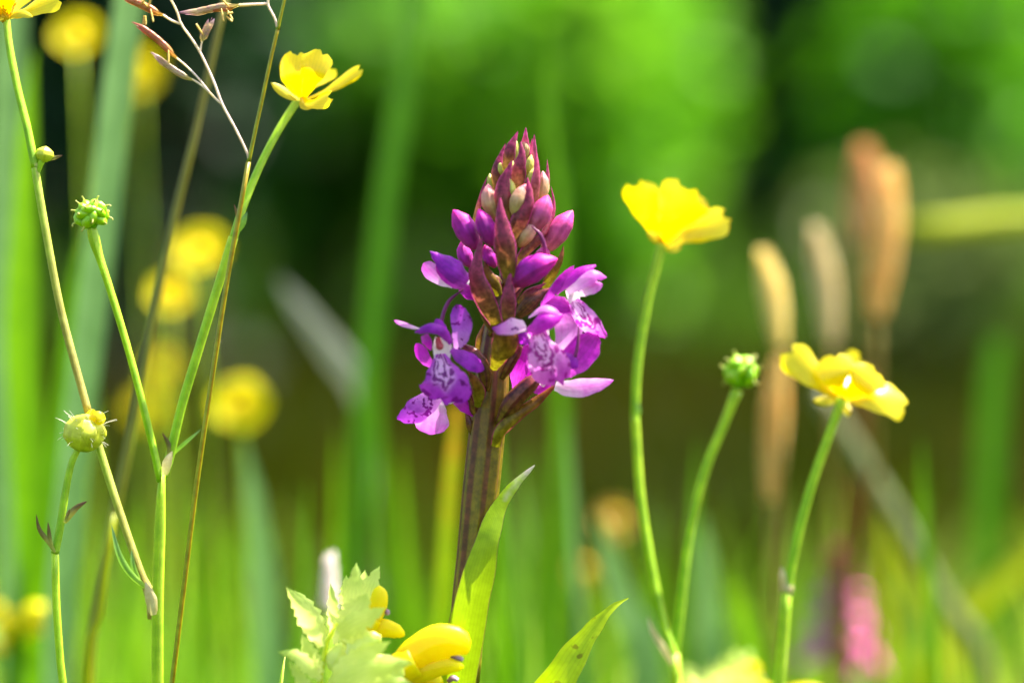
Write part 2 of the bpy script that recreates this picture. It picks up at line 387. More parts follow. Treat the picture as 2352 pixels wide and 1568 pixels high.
M['grass_near'] = foliage('meadow_grass_near', [(36, 76, 2), (84, 134, 6), (120, 172, 14), (150, 180, 64), (190, 176, 84)], trans=.45, tmul=(1.0, 1.0, .6, 1))
M['grass_shade_tint'] = foliage('meadow_grass_shade_tint', [(24, 38, 0), (42, 58, 0), (58, 62, 0), (84, 56, 2)], trans=.4, spec=.08)  # tree shade over the middle meadow is put into these dark blade colours
M['grass_far'] = foliage('meadow_grass_far', [(60, 96, 20), (80, 120, 24), (100, 140, 30)], trans=.45)
def meadow(name, label, mat, n, xr, yr, hr, wr, lean, wedge=0.):
    y = RNG.uniform(0, 1, n)**1.0*(yr[1]-yr[0])+yr[0]
    x = RNG.uniform(-1, 1, n)*(xr+wedge*np.maximum(0, y))
    h = RNG.uniform(hr[0], hr[1], n); w = RNG.uniform(wr[0], wr[1], n)
    base = np.stack([x, y, np.full(n, -.016)], 1)
    clump = .5+.5*np.sin(x*9+y*4)*np.cos(y*7-x*3)
    tone = np.clip(.65*RNG.uniform(0, 1, n)+.35*clump, 0, 1)
    V, F, T = blades_array(base, h, w, h*RNG.uniform(.05, lean, n), tone)
    return tag(quads_obj(name, V, F, T, M[mat]), label, 'grass', kind='stuff')
meadow('meadow_turf', 'low fresh green turf around the feet of the flowers', 'grass_near', 7000, .55, (-.7, .10), (.03, .085), (.0015, .004), .6)
meadow('meadow_grass', 'bright green meadow grass just behind the orchid', 'grass_near', 1900, .30, (.09, .60), (.05, .15), (.002, .0065), .5, .35)
meadow('shade_painted_grass', 'short grass further back in the meadow, shade painted in as dark olive', 'grass_shade_tint', 16000, .4, (.5, 3.0), (.03, .12), (.003, .007), .6, .5)
meadow('far_grass', 'green grass at the foot of the shrubs', 'grass_far', 9000, 1.2, (3.0, 7.5), (.10, .30), (.006, .014), .6, .5)

# ------------------------------------------------------------------ shrubs behind the meadow
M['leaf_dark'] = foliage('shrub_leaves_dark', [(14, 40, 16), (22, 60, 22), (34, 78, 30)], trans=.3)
M['leaf_mid'] = foliage('shrub_leaves_mid', [(50, 104, 6), (74, 136, 10), (94, 152, 24)], trans=.45)
M['leaf_lime'] = foliage('shrub_leaves_lime', [(82, 146, 4), (106, 178, 12), (132, 188, 44)], trans=.55)
M['leaf_fresh'] = foliage('shrub_leaves_fresh', [(64, 130, 2), (92, 162, 6), (112, 178, 20)], trans=.55)
M['leaf_grey'] = foliage('shrub_leaves_grey', [(90, 116, 40), (116, 136, 60), (130, 144, 76)], trans=.35)
M['bark'] = sheet('shrub_bark', (80, 62, 44), (96, 80, 60), trans=0, rough=.9, nscale=60, bumpscale=200)
def shrub(label, x, y, h, rx, ry, mat, n=3600, leaf=.05, zlo=.05, name='shrub', stems=5):
    root = thing(name, label, 'shrub', (x, y, -.01))
    k = 26
    cc = RNG.normal(0, 1, (k, 3)); cc /= np.linalg.norm(cc, axis=1)[:, None]; cc *= RNG.uniform(.25, .8, k)[:, None]
    p = cc[RNG.integers(0, k, n)] + RNG.normal(0, .19, (n, 3))
    c = np.stack([x+p[:, 0]*rx, y+p[:, 1]*ry, zlo+(h-zlo)*.5*(1+p[:, 2])], 1); c = c[c[:, 2] > .01]; n = len(c)
    a = RNG.normal(0, 1, (n, 3)); a[:, 2] *= .5; a /= np.linalg.norm(a, axis=1)[:, None]
    b = RNG.normal(0, 1, (n, 3)); b -= a*(a*b).sum(1)[:, None]; b /= np.linalg.norm(b, axis=1)[:, None]
    s = (leaf*RNG.uniform(.6, 1.3, n))[:, None]
    V = np.stack([c-a*s*.5, c+b*s*.27, c+a*s*.5, c-b*s*.27], 1).reshape(-1, 3)
    F = np.arange(4*n).reshape(n, 4); T = np.repeat(RNG.uniform(0, 1, n), 4)
    quads_obj('crown', V, F, T, M[mat], root)
    for i in range(stems):
        q = cc[i]; e = Vector((x+q[0]*rx*.7, y+q[1]*ry*.7, zlo+(h-zlo)*.5*(1+q[2]*.7)))
        b0 = Vector((x+.05*math.cos(i*2.4), y+.05*math.sin(i*2.4), -.03))
        v, f, u = tube_data([b0, b0.lerp(e, .5)+Vector((0, 0, .06)), e], [(0, .016), (1, .004)], nseg=6, n=8)
        mesh_obj('trunk' if i == 0 else 'limb', v, f, 'bark', root, u)
    return root
SHRUBS = [
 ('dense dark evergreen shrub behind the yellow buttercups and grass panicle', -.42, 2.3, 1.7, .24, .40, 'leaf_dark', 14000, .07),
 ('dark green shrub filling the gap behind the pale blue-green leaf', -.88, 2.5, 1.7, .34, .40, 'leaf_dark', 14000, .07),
 ('mid green leafy shrub behind the open buttercup beside the grass panicle', -.27, 3.3, .9, .18, .30, 'leaf_mid', 5000, .06),
 ('bright lime green shrub behind the orchid tip', .03, 3.1, .70, .25, .30, 'leaf_lime', 6500, .055),
 ('pale lime shrub between the orchid tip and the dark shrub', .20, 3.4, .80, .12, .22, 'leaf_lime', 3600, .055),
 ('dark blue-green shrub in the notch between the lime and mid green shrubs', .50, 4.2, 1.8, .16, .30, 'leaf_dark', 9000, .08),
 ('mid green shrub behind the tan grass spikes', .58, 2.9, .66, .17, .26, 'leaf_fresh', 4200, .06),
 ('mid green shrub at the end of the hedge past the tan grass spikes', .98, 2.9, .68, .24, .28, 'leaf_fresh', 5200, .06),
 ('low grey-green willow bush in front of the mid green shrub', .50, 2.5, .27, .18, .12, 'leaf_grey', 1300, .04),
]
for s in SHRUBS: shrub(s[0], s[1], s[2], s[3], s[4], s[5], s[6], n=s[7], leaf=s[8])
TREES = [(-3.0, 7.0, 4.5, 1.5, 'dark'), (-1.6, 6.2, 4.6, 1.2, 'dark'), (-.5, 6.6, 5.0, 1.2, 'dark'), (.7, 7.4, 4.6, 1.3, 'mid'), (2.0, 7.0, 4.8, 1.3, 'mid'), (3.4, 7.6, 4.8, 1.4, 'mid')]
TLAB = ['far dark tree beyond the pale blue-green leaf', 'far dark tree behind the seed head of the branching buttercup', 'far dark tree behind the grass panicle', 'far green tree behind the lime shrub', 'far green tree behind the tan grass spikes', 'far green tree at the end of the row beyond the tan grass spikes']
for i, (x, y, h, r, m) in enumerate(TREES):
    shrub(TLAB[i], x, y, h, r, r, 'leaf_'+m, n=15000, leaf=.16, zlo=-.1, name='background_tree')['category'] = 'tree'

def hedge(label, x0, x1, y, h, mat, n, leaf):
    root = thing('hedge', label, 'hedge', ((x0+x1)/2, y, -.01))
    c = np.stack([RNG.uniform(x0, x1, n), y+RNG.normal(0, .35, n), RNG.uniform(0, 1, n)**.9*h*(1+.12*RNG.normal(0, 1, n))], 1); c[:, 2] = np.maximum(c[:, 2], .02)
    a = RNG.normal(0, 1, (n, 3)); a /= np.linalg.norm(a, axis=1)[:, None]; q = RNG.normal(0, 1, (n, 3)); q -= a*(a*q).sum(1)[:, None]; q /= np.linalg.norm(q, axis=1)[:, None]
    s = (leaf*RNG.uniform(.6, 1.3, n))[:, None]
    V = np.stack([c-a*s*.5, c+q*s*.3, c+a*s*.5, c-q*s*.3], 1).reshape(-1, 3)
    quads_obj('foliage', V, np.arange(4*n).reshape(n, 4), np.repeat(RNG.uniform(0, 1, n), 4), M[mat], root)
    for i in range(8):
        x = x0+(x1-x0)*(i+.5)/8; v, f, u = tube_data([Vector((x, y, -.03)), Vector((x+.05, y+.04, h*.4)), Vector((x-.04, y, h*.8))], [(0, .03), (1, .008)], nseg=6, n=8); mesh_obj('trunk', v, f, 'bark', root, u)
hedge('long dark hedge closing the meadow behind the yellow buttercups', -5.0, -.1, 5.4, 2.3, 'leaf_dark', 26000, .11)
hedge('long green hedge closing the meadow behind the tan grass spikes', -.1, 5.0, 5.6, 2.1, 'leaf_mid', 24000, .11)

# ------------------------------------------------------------------ grass blades and stalks out of focus behind the orchid
def blade_mat(name, base, tip, trans=.5, rp=1.0): M[name] = sheet(name, base, tip, trans=trans, ramp_pow=rp, rough=.4, spec=.4, mottling=.2, nscale=120, veins=.1, vein_n=18, bump=0); return name
blade_mat('blade_lime', (92, 150, 0), (130, 184, 0), .4); blade_mat('blade_blue', (100, 146, 76), (130, 170, 92), .3)
blade_mat('blade_green', (64, 118, 0), (96, 150, 8), .45); blade_mat('blade_yellow', (130, 176, 0), (190, 140, 20), .4, 7.); blade_mat('blade_dim', (52, 110, 0), (76, 130, 6), .35)
blade_mat('blade_grey', (110, 112, 66), (156, 158, 136), .25); blade_mat('blade_olive', (150, 170, 0), (176, 184, 10), .4)
blade_mat('blade_tan', (112, 136, 20), (140, 130, 50), .2); blade_mat('blade_rust', (110, 62, 16), (130, 70, 20), .15)
blade_mat('blade_mauve', (96, 110, 56), (116, 122, 76), .3)
def blade(label, ps, w, y, mat, name='grass_plant', cat='grass', shape=None, cup=.5, group=None, N=(0, -1, .2), stalk=False):
    C = [at(p[0], p[1], y + (p[2]*.001 if len(p) > 2 else 0)) for p in ps]            # listed tip -> foot
    foot = Vector((C[-1].x+(C[-1].x-C[-2].x)*.25, C[-1].y, -.012))
    if C[-1].z > .02: C.append(foot)
    else: C[-1].z = -.012
    C = C[::-1]; sc = PXM*(y+DIST)/DIST
    if stalk: v, f, u = tube_data(C, [(t, x*w*sc*.5) for t, x in (shape or [(0, 1), (.6, .9), (1, .5)])], nseg=8, n=24)
    else: v, f, u = ribbon_data(C, w*sc, N=N, cup=cup, nu=4, nv=24, shape=shape or [(0, .6), (.4, 1), (.75, .9), (.92, .5), (1, .03)])
    root = thing(name, label, cat, (C[0].x, C[0].y, 0), group)
    mesh_obj('stalk' if stalk else 'leaf_blade', v, f, mat, root, u)
    return root
FLAT = [(0, .7), (.5, 1), (.9, .95), (1, .7)]
blade('broad yellow-green grass leaf with blunt tip behind the top buttercup stem', [(78, 110), (62, 300), (55, 520), (48, 760), (60, 1000), (80, 1300), (95, 1600)], 92, .13, 'blade_lime')
blade('pale blue-green leaf along the edge beside the yellow-green leaf', [(30, -200), (20, 100), (12, 400), (10, 800), (20, 1200), (40, 1600)], 80, .16, 'blade_blue', shape=FLAT)
blade('broad pale blue-green leaf sloping behind the green seed head', [(330, -260), (296, 0), (262, 260), (232, 520), (200, 790), (165, 1100), (130, 1600)], 78, .11, 'blade_blue', shape=FLAT)
blade('fresh green leaf between the two blue-green leaves', [(190, 520), (165, 700), (140, 950), (120, 1250), (110, 1600)], 60, .14, 'blade_green')
blade('second fresh green leaf low behind the hairy bud', [(90, 800), (75, 1000), (70, 1250), (90, 1600)], 70, .18, 'blade_green')
blade('tan and green grass stalk leaning behind the grass panicle', [(530, -60), (490, 120), (445, 320), (400, 500), (365, 660), (335, 820), (290, 1050), (240, 1300), (205, 1600)], 27, .045, 'blade_tan', stalk=True, name='grass_plant', cat='grass')
blade('long upright green leaf left of the orchid spike', [(985, -260), (955, 0), (920, 250), (888, 450), (862, 700), (845, 900), (822, 1200), (800, 1600)], 56, .24, 'blade_dim', shape=FLAT)
blade('lime leaf with a fine tip right behind the orchid tip', [(1268, 30), (1262, 180), (1272, 330), (1290, 480), (1285, 700), (1290, 1000), (1280, 1600)], 38, .20, 'blade_green')
blade('yellow leaf with orange tip right behind the orchid stem', [(1050, 930), (1042, 1050), (1030, 1200), (1020, 1400), (1010, 1600)], 44, .11, 'blade_yellow', shape=[(0, .8), (.6, 1), (.9, .9), (1, .5)])
blade('dead silver-grey leaf arching left of the orchid flowers', [(640, 640), (700, 720), (770, 810), (830, 900), (850, 1050), (845, 1250), (830, 1600)], 62, .26, 'blade_grey', N=(-.3, -1, .7), shape=[(0, .05), (.62, .08), (.74, .55), (.86, 1), (.95, .6), (1, .05)])
blade('grey-green dry stem slanting behind the flat yellow buttercup', [(1880, 900), (1960, 1030), (2060, 1190), (2160, 1370), (2270, 1590)], 50, .22, 'blade_mauve', stalk=True, shape=[(0, 1), (1, .9)], name='dry_plant', cat='dry plant')
blade('yellow-olive grass stem lying almost level beside the tan spikes', [(2085, 528), (2200, 517), (2352, 502), (2600, 520), (2800, 760), (2870, 1300)], 52, .30, 'blade_olive', stalk=True, shape=[(0, 1), (1, .95)], name='grass_plant', cat='grass')
blade('olive leaf slanting up to the right over the dry stem', [(2480, 1170), (2352, 1290), (2230, 1400), (2160, 1500), (2120, 1600)], 72, .26, 'blade_olive')
blade('yellow-olive leaf crossing the slanting olive leaf', [(2050, 1240), (2110, 1340), (2160, 1440), (2220, 1590)], 62, .24, 'blade_olive')
blade('upright dull green leaf beyond the flat yellow buttercup', [(2300, 780), (2288, 900), (2278, 1100), (2270, 1350), (2290, 1600)], 74, .36, 'blade_dim', shape=FLAT)
blade('pale blue-green leaf rising behind the spotted orchid leaf', [(1370, 1180), (1400, 1280), (1440, 1400), (1490, 1600)], 92, .16, 'blade_blue')
blade('pale blue-green leaf low between the buttercup stems', [(1610, 1180), (1625, 1330), (1635, 1600)], 84, .20, 'blade_blue')
blade('blue-green leaf low behind the yellow rattle', [(560, 1010), (585, 1150), (605, 1330), (620, 1600)], 86, .17, 'blade_blue')
blade('lime leaf low beside the stem of the flat buttercup', [(1690, 1330), (1715, 1430), (1745, 1600)], 84, .16, 'blade_lime')
blade('olive stalk low behind the first buttercup stems', [(262, 1180), (245, 1280), (225, 1450), (200, 1610)], 26, .04, 'blade_olive', stalk=True, name='grass_plant', cat='grass')
blade('rust brown dock stem behind the flat yellow buttercup', [(1985, 860), (1972, 980), (1958, 1150), (1945, 1350), (1935, 1600)], 44, .24, 'blade_rust', stalk=True, name='dock_plant', cat='dock')
EXTRA = [(460, 1120, 24, 'green', 'right of the thin flowering grass stalk'), (690, 1100, 30, 'green', 'above the toothed bracts of the rattle'), (770, 980, 26, 'lime', 'below the dead silver-grey leaf'), (905, 820, 30, 'green', 'under the spotted left orchid flower'),
  (960, 1010, 28, 'lime', 'left of the yellow leaf behind the orchid stem'), (1180, 880, 30, 'green', 'just right of the orchid stem'), (1230, 1000, 34, 'green', 'behind the pale tip of the orchid leaf'), (1340, 940, 30, 'blue', 'below the outstretched pale sepal'),
  (1500, 1150, 34, 'green', 'beside the cupped buttercup stem'), (300, 1130, 30, 'lime', 'behind the fork of the branching buttercup'), (30, 1100, 40, 'green', 'at the foot of the broad yellow-green leaf'), (1570, 1000, 30, 'green', 'inside the fork of the two-headed buttercup'),
  (2150, 1000, 34, 'green', 'behind the slanting dry stem'), (2050, 1120, 30, 'olive', 'between the dry stem and the rust brown dock'), (160, 1200, 34, 'lime', 'beside the stem of the hairy bud'), (1130, 1100, 30, 'green', 'hidden behind the keeled orchid leaf')]
for i, (x, y0, w, cn, where) in enumerate(EXTRA):
    dx = random.uniform(-50, 50)
    blade({'green': 'slim fresh green', 'lime': 'slim lime green', 'blue': 'slim blue-green', 'olive': 'slim olive'}[cn]+' blurred grass leaf '+where, [(x+dx, y0), (x+dx*.5, (y0+1600)/2), (x, 1600)], w, random.uniform(.12, .28), 'blade_'+cn, group='slim leaves in the blurred turf')

# tan grass spikes
def spike_mat(n, a, b): M[n] = sheet(n, a, b, trans=.5, rough=.6, mottling=.3, nscale=200, bump=0)
spike_mat('spike_tan', (244, 220, 120), (252, 240, 180)); spike_mat('spike_grey', (226, 206, 160), (236, 226, 186)); spike_mat('spike_orange', (246, 210, 140), (250, 222, 150)); spike_mat('spike_brown', (230, 176, 120), (236, 190, 130)); spike_mat('spike_stem', (120, 120, 50), (150, 130, 60))
def seed_spike(label, ps, w, y, mat):
    C = [at(p[0], p[1], y) for p in ps][::-1]; sc = PXM*(y+DIST)/DIST
    foot = Vector((C[0].x+(C[0].x-C[1].x)*.4, y, -.012)); root = thing('seeding_grass', label, 'grass', (foot.x, foot.y, 0), 'tan grass spikes')
    v, f, u = tube_data([foot, foot.lerp(C[0], .5), C[0]], [(0, .0009), (1, .0007)], nseg=6, n=10); mesh_obj('stalk', v, f, 'spike_stem', root, u)
    c = spline(C, 24); parts = []
    for j in range(25):
        t = j/24; r = w*sc*.5*(.35+.65*math.sin(math.pi*min(1, .12+t*.84)))
        for k in range(4):
            a = k*math.pi/2+j*.9; d = Vector((math.cos(a), math.sin(a), 0)); p = c[j]
            parts.append(tube_data([p, p+d*r*.7+Vector((0, 0, r*.5)), p+d*r+Vector((0, 0, r*1.3))], [(0, r*.12), (.5, r*.3), (1, r*.04)], nseg=5, n=3))
    v, f, u = merge(parts); mesh_obj('seed_head', v, f, mat, root, u)
    v, f, u = tube_data(C, w*sc*.06, nseg=6, n=8); mesh_obj('axis', v, f, mat, root, u)
seed_spike('cream coloured grass spike, palest of the tan spikes', [(1752, 585), (1770, 680), (1790, 800)], 60, .15, 'spike_tan')
seed_spike('dull tan grass spike below the cream one', [(1795, 830), (1782, 950), (1770, 1150)], 58, .17, 'spike_orange')
seed_spike('greyish tan grass spike between the cream and orange ones', [(1875, 530), (1890, 640), (1908, 790)], 60, .19, 'spike_grey')
seed_spike('tall orange-tan grass spike crossed by the level stem', [(2045, 395), (2035, 540), (2015, 730)], 76, .19, 'spike_orange')
seed_spike('brown grass spike just behind the orange-tan one', [(1985, 345), (1985, 430), (1965, 560)], 66, .26, 'spike_brown')
# ------------------------------------------------------------------ the orchid
OB = pts(Z5, [(440, 1700)])[0]
orchid = thing('orchid_plant', 'purple spotted orchid in sharp focus, with tapered spike, open flowers and keeled leaves', 'orchid', (OB.x-.003, 0, 0))
tube('stem', 'ostem', orchid, Z5, [(445, 1700), (470, 1568), (505, 1100), (540, 800), (575, 450), (622, 0), (645, -250), (672, -520), (745, -900)], [(0, 190), (.5, 190), (.7, 196), (.82, 212), (.89, 205), (.95, 150), (1, 90)],
     ground=True, nseg=42, n=60, ridges=(7, .075))
# leaves
ribbon('leaf', 'oleaf', orchid, Z5, [(430, 2100, -3), (440, 1800, -5), (446, 1568, -6.2), (478, 1330, -6.8), (522, 1100, -7), (572, 900, -6.8), (622, 700, -6), (680, 530, -3.6), (775, 390, -2), (900, 268, 0)], 232, nu=12, nv=40,
       N=(.1, -1, .35), cup=.3, fold=.1, shape=[(0, .5), (.25, .9), (.42, 1), (.6, .86), (.75, .58), (.88, .32), (.96, .16), (1, .03)])
ribbon('leaf', 'oleaf2', orchid, Z5, [(560, 2350, -2), (830, 1900, -6), (1040, 1568, -7), (1160, 1370, -6), (1270, 1220, -5), (1370, 1112, -4), (1458, 1060, -3)], 250, nu=12, nv=40,
       N=(-.25, -1, .3), cup=-.35, fold=-.15, shape=[(0, .45), (.3, .9), (.5, 1), (.68, .74), (.82, .42), (.92, .18), (1, .03)])
# bracts and buds of the upper spike: (kind, frame, points base->tip with mm depth, width)
def br(fr, ps, w, mat='bract', cup=1.0, N=(0, -1, .2), **kw):
    ribbon('bract', mat, orchid, fr, ps, w*1.1, nu=8, nv=18, N=N, cup=cup, shape=kw.pop('shape', BRACT), **kw)
def bd(fr, ps, w, mat, **kw): bud('flower_bud', mat, orchid, fr, ps, w, **kw)
br(Z1, [(1395, 470, .6), (1385, 260, .4), (1390, 112, .8)], 105, 'bract_pink')
br(Z1, [(1200, 560, -2.0), (1235, 330, -2.6), (1312, 152, -1.2)], 140, 'bract')
br(Z1, [(1460, 560, 1), (1470, 350, .6), (1473, 180, 1)], 80, 'bract_pink')
br(Z1, [(1440, 480, 1.6), (1440, 340, 1.4), (1452, 222, 1.4)], 55, 'bract_pink')
br(Z1, [(1300, 790, -3.5), (1322, 520, -4.5), (1350, 380, -4.2), (1340, 252, -3.2)], 165)
br(Z1, [(1480, 880, -3.2), (1500, 620, -3.8), (1505, 480, -3.2), (1495, 352, -2.2)], 112, 'bract_pink', N=(.5, -1, .2))
br(Z1, [(1085, 780, -1.2), (1090, 520, -1.8), (1140, 380, -1.0), (1192, 265, 0)], 120, N=(-.5, -1, .2))
br(Z1, [(1590, 800, .5), (1612, 620, .2), (1600, 425, .8)], 66, 'bract_pink', N=(.7, -1, 0))
br(Z1, [(870, 1040, .5), (930, 830, 0), (960, 720, .3), (1012, 590, 1.0)], 74, N=(-.8, -1, 0))
br(Z1, [(1240, 1090, -5.0), (1165, 830, -6.0), (1175, 640, -5.4), (1215, 540, -4.8), (1255, 436, -4.0)], 200)
br(Z1, [(1295, 1545, -4.0), (1390, 1340, -4.6), (1560, 1180, -4.0), (1650, 1000, -2.0), (1668, 850, -1.0), (1636, 688, 0)], 120, 'bract', N=(.4, -1, -.2), shape=[(0, .9), (.3, 1), (.55, .7), (.75, .42), (.9, .22), (1, .03)])
br(Z1, [(1255, 1290, -5.6), (1330, 1040, -7.0), (1405, 880, -6.8), (1425, 750, -6.2), (1405, 600, -5.2)], 195, N=(.2, -1, .2))
br(Z1, [(1225, 1590, -8.0), (1185, 1260, -9.6), (1152, 1020, -9.0), (1140, 905, -8.4), (1140, 800, -7.4)], 240)
bd(Z1, [(1290, 440, .2), (1290, 340, 0), (1302, 245, .4)], 60, 'bud_green')
bd(Z1, [(1390, 420, 1.0), (1385, 330, .8), (1370, 210, 1.4)], 90, 'bud_pale')
bd(Z1, [(1175, 620, -1.0), (1135, 520, -1.4), (1140, 424, -1)], 78, 'bud_green')
bd(Z1, [(1410, 580, -1.2), (1425, 480, -1.6), (1445, 380, -1)], 82, 'bud_green')
bd(Z1, [(1420, 700, -2.4), (1445, 600, -2.8), (1468, 508, -2)], 82, 'bud_green')
bd(Z1, [(1540, 850, -1.4), (1562, 680, -1.2), (1556, 538, -.4)], 120, 'bud_pale')
bd(Z1, [(1255, 850, -4.0), (1252, 730, -4.4), (1225, 605, -3.6)], 90, 'bud_green')
bd(Z1, [(1275, 600, -2.8), (1258, 520, -3), (1265, 440, -2.6)], 50, 'bud_green')
bd(Z1, [(1075, 760, -.4), (1045, 660, -.6), (1035, 560, 0)], 70, 'bud_green')
bd(Z1, [(1100, 1010, -3.6), (1035, 830, -4.4), (1020, 665, -3.2)], 170, 'bud_pale')
bd(Z1, [(1275, 980, -5.6), (1310, 830, -5.8), (1395, 665, -4.6)], 158, 'bud_pale')
bd(Z1, [(1440, 1130, -3.8), (1540, 950, -4.4), (1610, 775, -3.0)], 215, 'bud_pink')
bd(Z1, [(1320, 1280, -4.8), (1400, 1160, -5.4), (1495, 1050, -4.4)], 150, 'bud_pale')
bd(Z1, [(1560, 1330, -1.8), (1720, 1110, -2.0), (1850, 925, -.6)], 225, 'bud_pink', flat=.75)
bd(Z1, [(900, 1300, -3.0), (800, 1110, -3.8), (676, 918, -2.8)], 225, 'bud_magenta', flat=.75)
bd(Z1, [(1060, 1270, -5.4), (1000, 1090, -6.4), (925, 908, -5.6)], 185, 'bud_magenta', flat=.8)
bd(Z1, [(860, 1480, -.5), (790, 1360, -.8), (765, 1220, 0)], 150, 'bud_magenta')
bd(Z1, [(1090, 1480, -2.6), (1030, 1380, -3.2), (985, 1260, -2.8)], 130, 'bud_magenta')
bd(Z2, [(975, 335, -5), (1130, 215, -8.2), (1308, 140, -8)], 205, 'bud_magenta', flat=.8)
bd(Z1, [(1500, 1450, -2.6), (1560, 1360, -2.6), (1610, 1290, -2)], 150, 'bud_pink')
tube('spur', 'spur', orchid, Z1, [(1570, 1400, -6), (1578, 1300, -7), (1530, 1160, -7.6), (1448, 1082, -7)], [(0, 44), (.7, 40), (1, 12)], nseg=8, n=14)
# bracts of the lower spike
br(Z2, [(850, 640, -5.5), (745, 430, -8.2), (690, 260, -8.6), (705, 120, -8.2), (738, -22, -7.4)], 175, N=(-.2, -1, .1))
br(Z2, [(935, 640, -7.6), (938, 480, -9.0), (945, 340, -8.8), (952, 225, -8.0)], 132)
br(Z2, [(1215, 372, -3), (1290, 230, -3.6), (1340, 130, -3.2), (1354, 42, -2.6)], 96, 'bract_green', N=(.5, -1, 0))
br(Z2, [(1000, 570, -5.5), (1110, 460, -7.0), (1200, 390, -6.6), (1262, 362, -6)], 128, 'ovary', N=(.2, -1, .4))
br(Z2, [(1010, 480, -4), (1100, 390, -5.0), (1222, 322, -4.6)], 84, 'bract', N=(.2, -1, .6))
br(Z2, [(820, 980, -4.6), (860, 880, -7.4), (910, 770, -9.4), (930, 660, -9.4), (1000, 590, -8.6)], 238, 'bract_green', shape=[(0, .3), (.2, .6), (.45, 1), (.7, .95), (.9, .5), (1, .06)], cup=1.1)
br(Z2, [(778, 990, 1.5), (738, 860, 1), (725, 740, .6), (765, 612, 1.2)], 120, 'bract_green', N=(-.3, -1, 0))
br(Z2, [(705, 1260, -4), (712, 1120, -5.6), (672, 1040, -6.4), (630, 985, -6.4)], 110, 'bract_green', cup=.8, shape=[(0, .55), (.35, 1), (.7, .6), (1, .05)])
br(Z2, [(845, 1560, -4.6), (885, 1430, -5.6), (1010, 1310, -5.8), (1150, 1210, -5), (1300, 1085, -3.6)], 110, 'bract_green', N=(.3, -1, .5), shape=[(0, .8), (.3, 1), (.65, .8), (.9, .4), (1, .05)])
br(Z2, [(672, 1470, -1.5), (645, 1380, -1.8), (612, 1270, -1.2)], 62, 'ovary')
br(Z2, [(820, 700, -3.6), (760, 580, -4.6), (700, 470, -4.2), (640, 400, -3.8)], 80, 'ovary', N=(-.3, -1, -.2))
br(Z2, [(870, 420, -3), (830, 330, -4), (780, 240, -3.8), (760, 150, -3.4)], 110, 'bract_green')
def ov(ps, w, **kw): tube('ovary', 'ovary', orchid, Z2, ps, [(0, w*.55), (.35, w), (.75, w*.9), (1, w*.4)], nseg=20, n=16, ridges=(6, .07), **kw)
ov([(870, 1370, -3), (960, 1230, -5), (1060, 1120, -6), (1190, 1010, -5.4)], 140)
ov([(765, 1130, -3.5), (755, 990, -5), (700, 880, -5.5), (590, 790, -5)], 105)
ov([(800, 720, -2), (880, 560, -3.2), (960, 430, -3.2), (1060, 330, -2.4)], 90)
ov([(890, 1040, -4), (960, 920, -6), (1035, 800, -7)], 80)
ov([(690, 1330, -1), (680, 1230, -2), (640, 1140, -2.6)], 90)
ov([(890, 330, -1.5), (820, 300, -2.5), (760, 420, -2)], 70)

# open flowers: the throat is the body of each flower, its petals hang from it
def flower(ps, w, N=(0, -1, 0)):
    return ribbon('flower', 'throat', orchid, Z2, ps, w, N=N, cup=-.9, shape=[(0, .7), (.5, 1), (1, .8)])
def pt(f, name, mat, ps, w, N=(0, -1, .2), cup=.35, shape=PET, nu=10, nv=18, **kw): return ribbon(name, mat, f, Z2, ps, w, N=N, cup=cup, shape=shape, nu=nu, nv=nv, **kw)
# flower with the raised spotted sepal (left)
f = flower([(440, 735, -7), (440, 810, -8), (440, 900, -9)], 170)
pt(f, 'hood', 'sepal_violet', [(515, 775, -9.6), (455, 680, -11.5), (370, 645, -12), (290, 660, -11.5), (234, 690, -10)], 125, N=(-.1, -.8, .7), cup=1.15, shape=[(0, .5), (.25, .9), (.55, 1), (.8, .8), (1, .2)])
pt(f, 'petal', 'sepal_violet', [(480, 700, -8.6), (385, 600, -10)], 90, N=(0, -1, .6), cup=.6)
pt(f, 'petal', 'sepal', [(300, 715, -9.6), (320, 770, -10), (352, 832, -9)], 88, N=(-.4, -1, 0), cup=.6, shape=[(0, .8), (.4, 1), (.8, .6), (1, .1)])
pt(f, 'sepal', 'sepal_pale', [(275, 668, -8), (180, 640, -8), (76, 602, -7)], 66, N=(0, -.5, .9), cup=.5)
pt(f, 'sepal', 'sepal_spot', [(545, 822, -8), (575, 740, -8.6), (590, 640, -8.2), (542, 486, -7)], 172, N=(-.25, -1, .1), cup=-.35, wave=.03)
pt(f, 'sepal', 'sepal_violet', [(505, 825, -9.2), (600, 880, -10), (690, 930, -9.4), (757, 975, -8)], 150, N=(.1, -1, .5), cup=.5)
pt(f, 'sepal', 'sepal', [(360, 960, -5), (300, 880, -5), (240, 778, -4)], 104, N=(-.3, -1, .2), cup=.2)
lobe3 = lambda u: .93+.07*math.exp(-((u+.1)/.16)**2)-.06*math.exp(-((u-.22)/.14)**2)+.03*math.exp(-((u+.75)/.2)**2)-.10*max(0, u-.45)
pt(f, 'lip', 'lip', [(425, 855, -9.2), (435, 960, -11), (460, 1080, -12), (455, 1245, -11)], 420, N=(-.1, -1, .25), cup=.55, nu=22, nv=26, wave=.02, wf=2.2, lobes=lobe3, skew=.03,
   shape=[(0, .2), (.15, .36), (.35, .62), (.6, .9), (.8, 1), (.93, .92), (1, .78)])
tube('column', 'anther_red', f, Z2, [(405, 738, -9.4), (412, 775, -9.8), (430, 825, -9.8)], [(0, 40), (.4, 52), (.8, 64), (1, 30)], nseg=10, n=10)
tube('spur', 'spur', f, Z2, [(436, 660, -6), (440, 580, -6), (490, 460, -5.4), (598, 372, -5)], [(0, 30), (.6, 30), (1, 10)], nseg=8, n=16)
